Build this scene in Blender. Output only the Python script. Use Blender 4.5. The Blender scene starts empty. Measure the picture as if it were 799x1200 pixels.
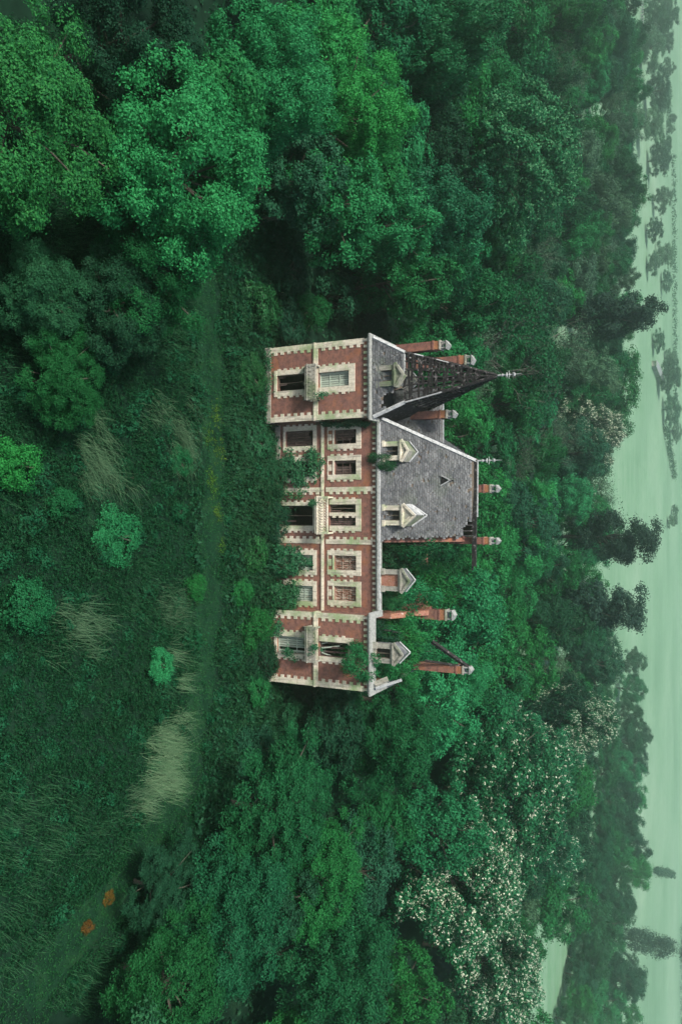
import bpy, math, random
import numpy as np
from mathutils import Matrix, Vector
D, SC = bpy.data, bpy.context.scene
COL = SC.collection
R_ = math.radians
G0 = -0.35                                    # ground level
# ------------------------------------------------------------------ camera, sky, sun, exposure
FPX, CAMY, CAMZ, PITCH = 933.0, -54.0, 33.9, R_(27)
cam = D.cameras.new('camera'); cam.lens = FPX / 1200 * 36; cam.sensor_width = 36; cam.clip_end = 5000
co = D.objects.new('camera', cam); COL.objects.link(co)
co.matrix_world = Matrix.Translation((0, CAMY, CAMZ)) @ Matrix.Rotation(R_(90) - PITCH, 4, 'X') @ Matrix.Rotation(R_(90), 4, 'Z')
SC.camera = co
SUN_EL, SUN_AZ = 56, -135                     # azimuth clockwise from +Y
w = D.worlds.new('World'); SC.world = w; w.use_nodes = True
nt = w.node_tree; bg = nt.nodes['Background']
sky = nt.nodes.new('ShaderNodeTexSky'); sky.sky_type = 'NISHITA'; sky.sun_disc = False
sky.sun_elevation = R_(SUN_EL); sky.sun_rotation = R_(SUN_AZ); sky.dust_density = 4.0; sky.ozone_density = 0.6
nt.links.new(sky.outputs[0], bg.inputs[0]); bg.inputs[1].default_value = 0.052
sl = D.lights.new('sun', 'SUN'); sl.energy = 1.5; sl.angle = R_(10); sl.color = (1, 0.95, 0.87)
so = D.objects.new('sun', sl); COL.objects.link(so)
sd = Vector((math.sin(R_(SUN_AZ)) * math.cos(R_(SUN_EL)), math.cos(R_(SUN_AZ)) * math.cos(R_(SUN_EL)), math.sin(R_(SUN_EL))))
so.rotation_euler = sd.to_track_quat('Z', 'Y').to_euler()
so.location = sd * 300
SC.view_settings.view_transform = 'Standard'; SC.view_settings.look = 'None'
SC.view_settings.exposure = 1.75; SC.view_settings.gamma = 1
SC.cycles.volume_bounces = 2; SC.cycles.max_bounces = 8; SC.cycles.transparent_max_bounces = 8

# ------------------------------------------------------------------ survey helpers (camera ray -> real place)
_c, _s = math.cos(PITCH), math.sin(PITCH)
def ray(x, y):
    a = (y - 600) / FPX; b = (x - 399.5) / FPX
    return a, _c + b * _s, -_s + b * _c
def wy(x, y, Y):                              # point on the wall plane Y -> X, Z
    r = ray(x, y); t = (Y - CAMY) / r[1]; return r[0] * t, CAMZ + r[2] * t
def gz(x, y, Z=G0):                           # point at height Z -> X, Y
    r = ray(x, y); t = (Z - CAMZ) / r[2]; return r[0] * t, CAMY + r[1] * t
def ppm(X, Y, Z):
    return FPX / ((Y - CAMY) * _c - (Z - CAMZ) * _s)
rng = np.random.default_rng(7); random.seed(7)

# ------------------------------------------------------------------ materials
def nodes(name):
    m = D.materials.new(name); m.use_nodes = True
    t = m.node_tree; return m, t, t.nodes['Principled BSDF']
def N(t, typ, **kw):
    n = t.nodes.new(typ)
    for k, v in kw.items():
        if k in n.inputs.keys() if isinstance(k, str) else False: n.inputs[k].default_value = v
        else: setattr(n, k, v)
    return n
def noise(t, vec, scale, detail=4, rough=0.6):
    n = t.nodes.new('ShaderNodeTexNoise'); n.inputs['Scale'].default_value = scale
    n.inputs['Detail'].default_value = detail; n.inputs['Roughness'].default_value = rough
    if vec: t.links.new(vec, n.inputs['Vector'])
    return n.outputs['Fac']
def ramp(t, fac, stops):
    n = t.nodes.new('ShaderNodeValToRGB'); e = n.color_ramp.elements
    while len(e) < len(stops): e.new(0.5)
    for k, (p, c) in enumerate(stops):
        e[k].position = p; e[k].color = (*c, 1) if len(c) == 3 else c
    t.links.new(fac, n.inputs[0]); return n.outputs[0]
def mix(t, fac, a, b, mode='MIX'):
    n = t.nodes.new('ShaderNodeMixRGB'); n.blend_type = mode
    for k, v in ((0, fac), (1, a), (2, b)):
        if isinstance(v, (int, float)): n.inputs[k].default_value = v
        elif isinstance(v, tuple): n.inputs[k].default_value = (*v, 1)
        else: t.links.new(v, n.inputs[k])
    return n.outputs[0]
def coords(t, kind='Object'):
    return t.nodes.new('ShaderNodeTexCoord').outputs[kind]
def worldpos(t):
    return t.nodes.new('ShaderNodeNewGeometry').outputs['Position']
def bump(t, h, strength, dist, bs):
    n = t.nodes.new('ShaderNodeBump'); n.inputs['Strength'].default_value = strength; n.inputs['Distance'].default_value = dist
    t.links.new(h, n.inputs['Height']); t.links.new(n.outputs[0], bs.inputs['Normal'])
def setp(bs, **kw):
    for k, v in kw.items(): bs.inputs[k].default_value = v
BW = (0, 0, 0), (1, 1, 1)
def st(a, b): return [(a, BW[0]), (b, BW[1])]

def leaf_mat(name, a, b, trans=0.2, spread=0.35, spec=0.06):
    m, t, bs = nodes(name)
    g = t.nodes.new('ShaderNodeNewGeometry'); oi = t.nodes.new('ShaderNodeObjectInfo')
    c = mix(t, g.outputs['Random Per Island'], a, b)
    mm = t.nodes.new('ShaderNodeMapRange'); mm.inputs[3].default_value = 1 - spread; mm.inputs[4].default_value = 1 + spread
    t.links.new(oi.outputs['Random'], mm.inputs[0])
    hv = t.nodes.new('ShaderNodeHueSaturation'); t.links.new(mm.outputs[0], hv.inputs['Value'])
    hm = t.nodes.new('ShaderNodeMapRange'); hm.inputs[3].default_value = 0.504; hm.inputs[4].default_value = 0.474
    fr = t.nodes.new('ShaderNodeMath'); fr.operation = 'MULTIPLY'; fr.inputs[1].default_value = 7.31
    f2 = t.nodes.new('ShaderNodeMath'); f2.operation = 'FRACT'
    t.links.new(oi.outputs['Random'], fr.inputs[0]); t.links.new(fr.outputs[0], f2.inputs[0]); t.links.new(f2.outputs[0], hm.inputs[0])
    t.links.new(hm.outputs[0], hv.inputs['Hue']); t.links.new(c, hv.inputs['Color'])
    t.links.new(hv.outputs[0], bs.inputs['Base Color']); setp(bs, Roughness=0.55); bs.inputs['Specular IOR Level'].default_value = spec
    tr = t.nodes.new('ShaderNodeBsdfTranslucent'); t.links.new(hv.outputs[0], tr.inputs[0])
    ms = t.nodes.new('ShaderNodeMixShader'); ms.inputs[0].default_value = trans
    t.links.new(bs.outputs[0], ms.inputs[1]); t.links.new(tr.outputs[0], ms.inputs[2])
    t.links.new(ms.outputs[0], t.nodes['Material Output'].inputs[0]); return m
def plain(name, stops, scale, rough=0.85, detail=6, bstr=0.4, bd=0.03, spec=0.3):
    m, t, bs = nodes(name); f = noise(t, coords(t), scale, detail)
    t.links.new(ramp(t, f, stops), bs.inputs['Base Color']); setp(bs, Roughness=rough); bs.inputs['Specular IOR Level'].default_value = spec
    bump(t, f, bstr, bd, bs); return m

M = {}
M['leaf'] = leaf_mat('leaf_green', (.008, .080, .030), (.022, .175, .064))
M['leaf_bright'] = leaf_mat('leaf_bright', (.011, .130, .046), (.040, .30, .108), 0.3, 0.1)
M['leaf_yellow'] = leaf_mat('leaf_yellow_green', (.010, .088, .034), (.032, .190, .056), 0.25, 0.1)
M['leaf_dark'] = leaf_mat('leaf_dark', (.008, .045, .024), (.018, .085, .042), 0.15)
M['leaf_conifer'] = leaf_mat('needles_dark', (.010, .030, .022), (.020, .050, .034), 0.08)
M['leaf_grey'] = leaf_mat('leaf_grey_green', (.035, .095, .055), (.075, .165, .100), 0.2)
M['leaf_brown'] = leaf_mat('leaf_bronze', (.050, .055, .035), (.075, .065, .045), 0.2)
M['leaf_chestnut'] = leaf_mat('leaf_chestnut', (.006, .070, .033), (.020, .165, .078), 0.18, 0.15, 0.12)
M['ivy'] = leaf_mat('leaf_ivy', (.005, .050, .022), (.020, .130, .048), 0.15, 0.15, 0.2)
M['weed'] = leaf_mat('leaf_weed_vignetted', (.003, .024, .012), (.010, .066, .030), 0.2, 0.1)  # vignette darkness over the near lawn is put into this leaf colour
M['orange'] = leaf_mat('leaf_dead_orange', (.08, .058, .012), (.17, .11, .022), 0.2, 0.1)
M['straw'] = leaf_mat('grass_blade_pale', (.03, .09, .05), (.11, .20, .12), 0.2, 0.1)
M['straw_pale'] = leaf_mat('grass_blade_palest', (.045, .13, .065), (.16, .27, .15), 0.2, 0.1)
M['track'] = leaf_mat('grass_track', (.006, .050, .021), (.022, .115, .040), 0.2, 0.1)
M['leaf_mid'] = leaf_mat('leaf_mid_green', (.006, .056, .024), (.016, .120, .048), 0.2, 0.15)
M['tip_highlight'] = leaf_mat('painted_tip_highlight', (.05, .20, .10), (.13, .34, .19), 0.2, 0.1)  # pale specks that paint highlights on the lit leaf tips of a chestnut
M['moss'] = leaf_mat('moss_yellow_green', (.05, .13, .012), (.09, .20, .02), 0.2, 0.1)
M['blossom'] = leaf_mat('blossom_white', (.38, .46, .32), (.70, .75, .60), 0.2, 0.1)
M['bark'] = plain('bark', [(.3, (.035, .03, .024)), (.7, (.11, .10, .08))], 6)
M['twig'] = plain('twig_grey', [(.3, (.05, .055, .045)), (.7, (.14, .15, .12))], 6)
# grass sprigs get a patchy tone by place
def brick_mat():
    m, t, bs = nodes('red_brick')
    sx = t.nodes.new('ShaderNodeSeparateXYZ'); cx = t.nodes.new('ShaderNodeCombineXYZ')
    t.links.new(coords(t), sx.inputs[0])
    ad = t.nodes.new('ShaderNodeMath'); ad.operation = 'ADD'; t.links.new(sx.outputs[0], ad.inputs[0]); t.links.new(sx.outputs[1], ad.inputs[1])
    t.links.new(ad.outputs[0], cx.inputs[0]); t.links.new(sx.outputs[2], cx.inputs[1])
    b = t.nodes.new('ShaderNodeTexBrick'); t.links.new(cx.outputs[0], b.inputs['Vector'])
    b.inputs['Color1'].default_value = (.23, .084, .065, 1); b.inputs['Color2'].default_value = (.13, .050, .043, 1); b.inputs['Mortar'].default_value = (.22, .16, .135, 1)
    for k, v in (('Scale', 1.0), ('Mortar Size', .010), ('Brick Width', .24), ('Row Height', .085), ('Bias', -.1)): b.inputs[k].default_value = v
    v = coords(t)
    c = mix(t, ramp(t, noise(t, v, 1.3, 8, .7), st(.42, .72)), b.outputs[0], (.31, .14, .09))
    c = mix(t, ramp(t, noise(t, v, 3.1, 8, .75), [(.46, (0, 0, 0)), (.66, (.8,) * 3)]), c, (.055, .03, .028))
    c = mix(t, ramp(t, noise(t, v, .8, 5), [(.53, (0, 0, 0)), (.70, (.65,) * 3)]), c, (.33, .12, .04))
    c = mix(t, ramp(t, noise(t, v, .55, 6, .7), [(.64, (0, 0, 0)), (.76, (.7,) * 3)]), c, (.05, .11, .02))
    c = mix(t, ramp(t, noise(t, v, 9, 4, .7), [(.62, (0, 0, 0)), (.74, (.6,) * 3)]), c, (.33, .24, .20))
    t.links.new(c, bs.inputs['Base Color']); setp(bs, Roughness=.9); bump(t, b.outputs['Fac'], -.4, .01, bs); return m
M['brick'] = brick_mat()
def stone_mat(name, base, dirt, moss, m0=.52):
    m, t, bs = nodes(name); v = coords(t)
    f = noise(t, v, 5, 8, .7)
    c = ramp(t, f, [(.3, dirt), (.5, base), (.75, tuple(min(1, x * 1.12) for x in base))])
    c = mix(t, ramp(t, noise(t, v, .45, 7, .65), [(m0, (0, 0, 0)), (m0 + .14, (.9,) * 3)]), c, moss)
    mp = t.nodes.new('ShaderNodeMapping'); mp.inputs['Scale'].default_value = (6, 6, .7); t.links.new(v, mp.inputs[0])
    c = mix(t, ramp(t, noise(t, mp.outputs[0], 1, 5, .6), [(.50, (0, 0, 0)), (.68, (.7,) * 3)]), c, tuple(x * .38 for x in base))
    t.links.new(c, bs.inputs['Base Color']); setp(bs, Roughness=.9); bump(t, f, .3, .02, bs); return m
M['stone'] = stone_mat('pale_limestone', (.64, .60, .49), (.42, .35, .26), (.25, .36, .17), .47)
M['stone_old'] = stone_mat('weathered_stone', (.32, .315, .27), (.13, .125, .10), (.10, .15, .07), .48)
M['stone_grey'] = stone_mat('grey_cornice_stone', (.30, .32, .30), (.15, .16, .15), (.13, .17, .12), .55)
M['lead'] = plain('white_lead', [(.25, (.13, .14, .14)), (.5, (.36, .38, .38)), (.8, (.50, .52, .52))], 4, .6)
M['char'] = plain('charred_timber', [(.35, (.008, .007, .008)), (.58, (.022, .02, .02)), (.68, (.20, .19, .19))], 5, .8)
M['timber'] = plain('old_timber', [(.3, (.05, .04, .03)), (.7, (.16, .13, .10))], 8)
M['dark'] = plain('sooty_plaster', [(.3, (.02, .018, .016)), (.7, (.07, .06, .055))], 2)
def board_mat(name, pa, rust, amount):
    m, t, bs = nodes(name); v = coords(t)
    mp = t.nodes.new('ShaderNodeMapping'); mp.inputs['Scale'].default_value = (4, 4, 1.0); t.links.new(v, mp.inputs[0])
    g = t.nodes.new('ShaderNodeNewGeometry'); oi = t.nodes.new('ShaderNodeObjectInfo')
    f = noise(t, mp.outputs[0], 2.2, 7, .7)
    c = ramp(t, f, [(amount - .08, rust), (amount + .06, pa)])
    hv = t.nodes.new('ShaderNodeHueSaturation'); t.links.new(c, hv.inputs['Color'])
    mr = t.nodes.new('ShaderNodeMapRange'); mr.inputs[3].default_value = .7; mr.inputs[4].default_value = 1.15
    t.links.new(oi.outputs['Random'], mr.inputs[0]); t.links.new(mr.outputs[0], hv.inputs['Value'])
    t.links.new(hv.outputs[0], bs.inputs['Base Color']); setp(bs, Roughness=.75); return m
M['shutter'] = board_mat('peeling_pale_shutter', (.38, .46, .38), (.30, .12, .04), .36)
M['shutter_rust'] = board_mat('rusty_shutter', (.42, .37, .30), (.17, .06, .03), .52)
M['shutter_dark'] = board_mat('brown_shutter', (.13, .095, .085), (.05, .025, .022), .52)
def slate_mat():
    m, t, bs = nodes('grey_slate'); v = worldpos(t); g = t.nodes.new('ShaderNodeNewGeometry')
    c = ramp(t, g.outputs['Random Per Island'], [(0, (.045, .05, .058)), (.6, (.085, .093, .102)), (1, (.18, .19, .195))])
    c = mix(t, ramp(t, noise(t, v, .7, 8, .75), st(.47, .64)), c, (.26, .272, .268), 'MIX')
    n = mix(t, .55, c, ramp(t, noise(t, v, 2.3, 6, .7), [(.3, (.03, .033, .037)), (.7, (.18, .19, .20))]))
    n = mix(t, ramp(t, noise(t, v, .33, 6, .7), [(.56, (0, 0, 0)), (.7, (.55,) * 3)]), n, (.10, .13, .09))
    t.links.new(n, bs.inputs['Base Color']); setp(bs, Roughness=.75); return m
M['slate'] = slate_mat()
def ground_mat():
    m, t, bs = nodes('overgrown_ground'); v = worldpos(t)
    sx = t.nodes.new('ShaderNodeSeparateXYZ'); t.links.new(v, sx.inputs[0])
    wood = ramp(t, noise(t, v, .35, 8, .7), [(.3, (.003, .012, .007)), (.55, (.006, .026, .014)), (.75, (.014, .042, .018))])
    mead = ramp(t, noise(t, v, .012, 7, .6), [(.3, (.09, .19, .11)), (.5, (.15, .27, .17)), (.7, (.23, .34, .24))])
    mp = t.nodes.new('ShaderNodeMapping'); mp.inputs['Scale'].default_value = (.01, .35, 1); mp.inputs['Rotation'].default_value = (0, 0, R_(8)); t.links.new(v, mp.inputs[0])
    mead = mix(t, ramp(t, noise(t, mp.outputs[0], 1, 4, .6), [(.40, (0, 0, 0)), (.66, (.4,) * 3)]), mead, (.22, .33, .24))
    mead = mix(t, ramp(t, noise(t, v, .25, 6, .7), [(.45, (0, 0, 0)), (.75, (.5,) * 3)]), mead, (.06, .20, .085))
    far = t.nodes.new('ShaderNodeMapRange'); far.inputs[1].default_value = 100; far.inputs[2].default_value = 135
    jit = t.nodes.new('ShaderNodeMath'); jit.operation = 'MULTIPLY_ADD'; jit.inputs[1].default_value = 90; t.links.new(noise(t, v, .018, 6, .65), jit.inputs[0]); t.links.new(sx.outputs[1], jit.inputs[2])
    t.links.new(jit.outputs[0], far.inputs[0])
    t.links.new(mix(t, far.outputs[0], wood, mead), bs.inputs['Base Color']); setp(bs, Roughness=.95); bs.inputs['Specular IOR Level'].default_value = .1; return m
M['ground'] = ground_mat()
M['path'] = plain('mown_track', [(.3, (.003, .018, .009)), (.5, (.006, .032, .015)), (.7, (.012, .048, .018)), (.8, (.010, .05, .02))], .8, .95, 8, .2, .05, .1)

# ------------------------------------------------------------------ object helpers
def tag(o, label=None, cat=None, group=None, kind=None):
    for k, v in (('label', label), ('category', cat), ('group', group), ('kind', kind)):
        if v: o[k] = v
    return o
def empty(name, loc, rz=0):
    o = D.objects.new(name, None); COL.objects.link(o); o.location = loc; o.rotation_euler = (0, 0, rz); return o
def link(name, me, mat=None, parent=None, loc=None):
    o = D.objects.new(name, me); COL.objects.link(o)
    if mat is not None and not me.materials: me.materials.append(mat)
    if parent is not None:
        o.parent = parent
    if loc is not None: o.location = loc
    return o
def npmesh(name, v, q):                       # vertices (n,3), quads (m,4)
    me = D.meshes.new(name); v = np.asarray(v, np.float32); q = np.asarray(q, np.int32); k = q.shape[1]
    me.vertices.add(len(v)); me.vertices.foreach_set('co', v.ravel())
    me.loops.add(q.size); me.loops.foreach_set('vertex_index', q.ravel())
    me.polygons.add(len(q)); me.polygons.foreach_set('loop_start', np.arange(0, q.size, k, dtype=np.int32))
    me.polygons.foreach_set('loop_total', np.full(len(q), k, np.int32))
    me.update(calc_edges=True); return me
class MB:                                     # mesh builder, world coordinates
    def __init__(s): s.v = []; s.f = []
    def box(s, x0, x1, y0, y1, z0, z1):
        b = len(s.v)
        s.v += [(x0, y0, z0), (x1, y0, z0), (x1, y1, z0), (x0, y1, z0), (x0, y0, z1), (x1, y0, z1), (x1, y1, z1), (x0, y1, z1)]
        s.f += [tuple(b + i for i in f) for f in ((0, 3, 2, 1), (4, 5, 6, 7), (0, 1, 5, 4), (1, 2, 6, 5), (2, 3, 7, 6), (3, 0, 4, 7))]; return s
    def poly(s, pts):
        b = len(s.v); s.v += [tuple(p) for p in pts]; s.f.append(tuple(range(b, b + len(pts)))); return s
    def prism(s, pts, d):                     # outline extruded by vector d
        b = len(s.v); n = len(pts); d = Vector(d)
        s.v += [tuple(p) for p in pts] + [tuple(Vector(p) + d) for p in pts]
        s.f.append(tuple(range(b, b + n))); s.f.append(tuple(range(b + 2 * n - 1, b + n - 1, -1)))
        for i in range(n): j = (i + 1) % n; s.f.append((b + i, b + n + i, b + n + j, b + j))
        return s
    def bar(s, p, q, wd, ht=None, up=(0, 0, 1)):      # square bar from p to q
        p, q = Vector(p), Vector(q); ht = ht or wd; d = (q - p)
        if d.length < 1e-5: return s
        d.normalize(); a = d.cross(Vector(up))
        if a.length < 1e-3: a = d.cross(Vector((1, 0, 0)))
        a.normalize(); b_ = a.cross(d); a *= wd / 2; b_ *= ht / 2
        return s.prism([p - a - b_, p + a - b_, p + a + b_, p - a + b_], q - p)
    def tube(s, pts, rad, n=8, cap=True):
        base = len(s.v); pts = [Vector(p) for p in pts]
        for i, p in enumerate(pts):
            d = (pts[min(i + 1, len(pts) - 1)] - pts[max(i - 1, 0)]); d = d.normalized() if d.length > 1e-6 else Vector((0, 0, 1))
            a = d.cross(Vector((0, 1, 0.01)))
            if a.length < 1e-3: a = d.cross(Vector((1, 0, 0)))
            a.normalize(); b_ = d.cross(a)
            for k in range(n):
                t = 2 * math.pi * k / n; s.v.append(tuple(p + a * math.cos(t) * rad[i] + b_ * math.sin(t) * rad[i]))
        for i in range(len(pts) - 1):
            for k in range(n):
                j = (k + 1) % n; s.f.append((base + i * n + k, base + i * n + j, base + (i + 1) * n + j, base + (i + 1) * n + k))
        if cap:
            s.f.append(tuple(base + k for k in range(n - 1, -1, -1))); s.f.append(tuple(base + (len(pts) - 1) * n + k for k in range(n)))
        return s
    def mesh(s, name):
        me = D.meshes.new(name); me.from_pydata(s.v, [], s.f); me.update(); return me
    def build(s, name, mat, parent=None):
        o = link(name, s.mesh(name), M[mat] if isinstance(mat, str) else mat, parent)
        if parent is not None:
            p = parent; off = Vector((0, 0, 0))
            while p is not None: off += p.location; p = p.parent
            o.location = -off                  # parents are only translated
        return o

# ------------------------------------------------------------------ ground, track, haze
def sines(x, y):
    return (np.sin(x * .31 + 1.3) * np.cos(y * .27 - .4) + .6 * np.sin(x * .83 - y * .57 + 2.) + .35 * np.sin(x * 1.7 + y * 1.9))
gm = MB(); XS = [-1500, -700, -350] + list(range(-200, 201, 20)) + [350, 700, 1500]; YS = [-200, -100] + list(range(-60, 201, 20)) + [300, 500, 800, 1500]
gv = [(x, y, G0) for y in YS for x in XS]; nx = len(XS)
gf = [(j * nx + i, j * nx + i + 1, (j + 1) * nx + i + 1, (j + 1) * nx + i) for j in range(len(YS) - 1) for i in range(nx - 1)]
gm.v, gm.f = gv, gf
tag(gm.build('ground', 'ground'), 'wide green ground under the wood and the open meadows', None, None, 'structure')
TRACK = [gz(232, 250), gz(246, 420), gz(250, 560), gz(246, 680), gz(238, 800), gz(215, 920), gz(160, 1010), gz(95, 1090), gz(30, 1180)]
def track_mesh(hw, z):
    b = MB(); prev = None
    for i, (x, y) in enumerate(TRACK):
        a, c = TRACK[max(i - 1, 0)], TRACK[min(i + 1, len(TRACK) - 1)]
        d = Vector((c[0] - a[0], c[1] - a[1], 0)).normalized(); n = Vector((-d.y, d.x, 0))
        wv = hw * (1 + .15 * math.sin(i * 2.1)); p = (Vector((x, y, z)) + n * wv, Vector((x, y, z)) - n * wv)
        if prev: b.poly([prev[0], prev[1], p[1], p[0]])
        prev = p
    return b
tag(track_mesh(1.25, G0 + .02).build('path', 'path'), 'mossy grass track crossing the overgrown lawn', None, None, 'structure')
TR = np.array(TRACK)
def track_dist(x, y):
    d = np.full(np.shape(x), 1e9)
    for i in range(len(TR) - 1):
        a, b = TR[i], TR[i + 1]; ab = b - a; t = np.clip(((x - a[0]) * ab[0] + (y - a[1]) * ab[1]) / (ab @ ab), 0, 1)
        d = np.minimum(d, np.hypot(x - a[0] - t * ab[0], y - a[1] - t * ab[1]))
    return d
HAZE_DENSITY, HAZE_COL = .0012, (.84, .97, .88)
hz = MB().box(-1560, 1560, -260, 1560, G0 - 1, 36).build('haze', None)
hm = D.materials.new('haze_air'); hm.use_nodes = True; ht = hm.node_tree; ht.nodes.clear()
pv = ht.nodes.new('ShaderNodeVolumePrincipled'); out = ht.nodes.new('ShaderNodeOutputMaterial')
pv.inputs['Color'].default_value = (*HAZE_COL, 1); pv.inputs['Density'].default_value = HAZE_DENSITY; pv.inputs['Anisotropy'].default_value = 0.86
ht.links.new(pv.outputs[0], out.inputs['Volume']); hz.data.materials.clear(); hz.data.materials.append(hm)
tag(hz, 'pale green haze over the wood and far meadows', None, None, 'stuff')

# ------------------------------------------------------------------ the mansion
HY = 1.5                                       # front plane of the main range; wings at 0
LW = (-13.0, -7.15); RW = (7.8, 13.42); MX = (LW[1], RW[0])
BACK, WBACK = 12.6, 8.2
EV = 8.62                                      # top of brick
HOUSE = tag(empty('abandoned_mansion', (.2, 6, G0)), 'ruined red brick and pale stone mansion with collapsed roofs amid the wood', 'mansion')
def part(mb, name, mat, parent=None, label=None, kind=None):
    return tag(mb.build(name, mat, parent or HOUSE), label, None, None, kind)
def wall(x0, x1, z0, z1, holes, y0, y1):
    b = MB(); xs = sorted({x0, x1} | {v for h in holes for v in h[:2]}); zs = sorted({z0, z1} | {v for h in holes for v in h[2:]})
    solid = lambda i, j: 0 <= i < len(xs) - 1 and 0 <= j < len(zs) - 1 and not any(h[0] - 1e-6 <= xs[i] < h[1] - 1e-6 and h[2] - 1e-6 <= zs[j] < h[3] - 1e-6 for h in holes)
    for i in range(len(xs) - 1):
        for j in range(len(zs) - 1):
            if not solid(i, j): continue
            a, c, p, q = xs[i], xs[i + 1], zs[j], zs[j + 1]
            b.poly([(a, y0, p), (c, y0, p), (c, y0, q), (a, y0, q)]); b.poly([(a, y1, p), (a, y1, q), (c, y1, q), (c, y1, p)])
            if not solid(i - 1, j): b.poly([(a, y0, p), (a, y0, q), (a, y1, q), (a, y1, p)])
            if not solid(i + 1, j): b.poly([(c, y0, p), (c, y1, p), (c, y1, q), (c, y0, q)])
            if not solid(i, j - 1): b.poly([(a, y0, p), (a, y1, p), (c, y1, p), (c, y0, p)])
            if not solid(i, j + 1): b.poly([(a, y0, q), (c, y0, q), (c, y1, q), (a, y1, q)])
    return b
# openings: image x range (height), image y range (across), wall plane -> hole
def hole(xa, xb, ya, yb, Y):
    X0, Z0 = wy(xa, (ya + yb) / 2, Y); _, Z1 = wy(xb, (ya + yb) / 2, Y); xm = (xa + xb) / 2
    return wy(xm, ya, Y)[0], wy(xm, yb, Y)[0], Z0, Z1
WIN = []                                       # (hole, Y, surround margins (l, r, below, above), fill, label)
def win(xa, xb, ya, yb, Y, sm, fill, label): WIN.append((hole(xa, xb, ya, yb, Y), Y, sm, fill, label))
sA = (.42, .42, .0, .36)
win(325, 358, 439, 457.5, 0, (.40, .44, .24, .46), 'dark', 'dark open ground floor window of the spired wing')
win(374, 409, 435.5, 453, 0, (.50, .48, .0, .50), 'pale', 'tall pale shuttered window above the balcony of the spired wing')
win(325, 358, 746, 765.5, 0, (.40, .40, .24, .40), 'green', 'pale green shutter in the roofless wing behind bushes')
win(374, 408, 752.5, 770, 0, (.42, .42, .0, .44), 'broken', 'broken slatted window over the balcony of the roofless wing')
for ya, yb, fl, lf, fu, lu in ((505, 523, 'brown', 'brown boarded ground floor window nearest the spired wing', 'brown', 'brown shuttered upper window nearest the spired wing'),
                               (541, 559, 'dark', 'ground floor window overgrown by ivy', 'brown', 'brown upper window above the ivy'),
                               (650, 668, 'green', 'pale shuttered ground floor window between the central bay and the roofless wing', 'rust', 'rust streaked shutter of the upper window between the central bay and the roofless wing'),
                               (686, 704, 'green', 'pale shuttered ground floor window beside the roofless wing', 'rust', 'rust streaked upper shutter beside the roofless wing')):
    win(335, 367, ya, yb, HY, (.40, .36, .20, .32), fl, lf)
    win(392, 417.5, ya - 1.5 if ya < 600 else ya + 1, yb - 3 if ya < 600 else yb, HY, (.40, .42, .62, .42), fu, lu)
win(329, 367, 592.5, 616, HY, (.30, .44, .12, .30), 'dark', 'wide dark doorway of the central bay')
CWH = [hole(386, 417, 591, 600.5, HY), hole(386, 417, 605, 616, HY)]
WIN.append((CWH[0], HY, (.42, .30, .0, .45), 'dark', 'dark light of the central upper window, nearer the spire'))
WIN.append((CWH[1], HY, (.0, .42, .0, .45), 'brown', 'brown light of the central upper window, nearer the roofless wing'))
def holes_on(Y, x0, x1): return [wn[0] for wn in WIN if wn[1] == Y and x0 < wn[0][0] < x1]
T = .45
part(wall(*LW, G0, EV, holes_on(0, *LW), 0, T), 'wall', 'brick', label='front wall of the spired wing')
part(wall(*RW, G0, EV, holes_on(0, *RW), 0, T), 'wall', 'brick', label='front wall of the roofless wing')
part(wall(MX[0] + .002, MX[1] - .002, G0, EV, holes_on(HY, *MX), HY, HY + T), 'wall', 'brick', label='long front wall of the main range')
for x0, x1, y0, y1 in ((LW[0], LW[0] + T, T, WBACK), (LW[1] - T, LW[1], T, HY), (RW[0], RW[0] + T, T, HY), (RW[1] - T, RW[1], T, WBACK),
                       (LW[0] + T, MX[0], WBACK - T, WBACK), (MX[1], RW[1] - T, WBACK - T, WBACK), (MX[0], MX[1], BACK - T, BACK), (MX[0] - T, MX[0], WBACK, BACK), (MX[1], MX[1] + T, WBACK, BACK)):
    part(MB().box(x0, x1, y0, y1, G0, EV), 'wall', 'brick', label='plain side or rear brick wall')
for x in (-7.13, -3.2, 5.6): part(MB().box(x, x + .3, HY + T, BACK - T, G0, EV - .05), 'inner_wall', 'dark')
part(MB().box(MX[0] + .3, 1.9, HY + 5.5, HY + 5.8, G0, EV - .05), 'inner_wall', 'dark'); part(MB().box(LW[0] + T, LW[1] - T, 5.2, 5.5, G0, EV - .05), 'inner_wall', 'dark')
for z in (.1, 4.05): part(MB().box(MX[0] - .002, 1.8 if z > 1 else MX[1], HY + T, BACK - T, z - .2, z), 'floor', 'dark')
part(MB().box(LW[0] + T, LW[1] - T, T, 5.2, 3.9, 4.1), 'floor', 'dark'); part(MB().box(LW[0] + T, LW[1] - T, T, 5.2, -.1, .1), 'floor', 'dark')
part(MB().box(MX[0], 1.9, HY + T, BACK - T, EV - .25, EV - .06), 'floor', 'dark'); part(MB().box(LW[0] + T, LW[1] - T, T, WBACK - T, EV - .25, EV - .06), 'floor', 'dark')
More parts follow.
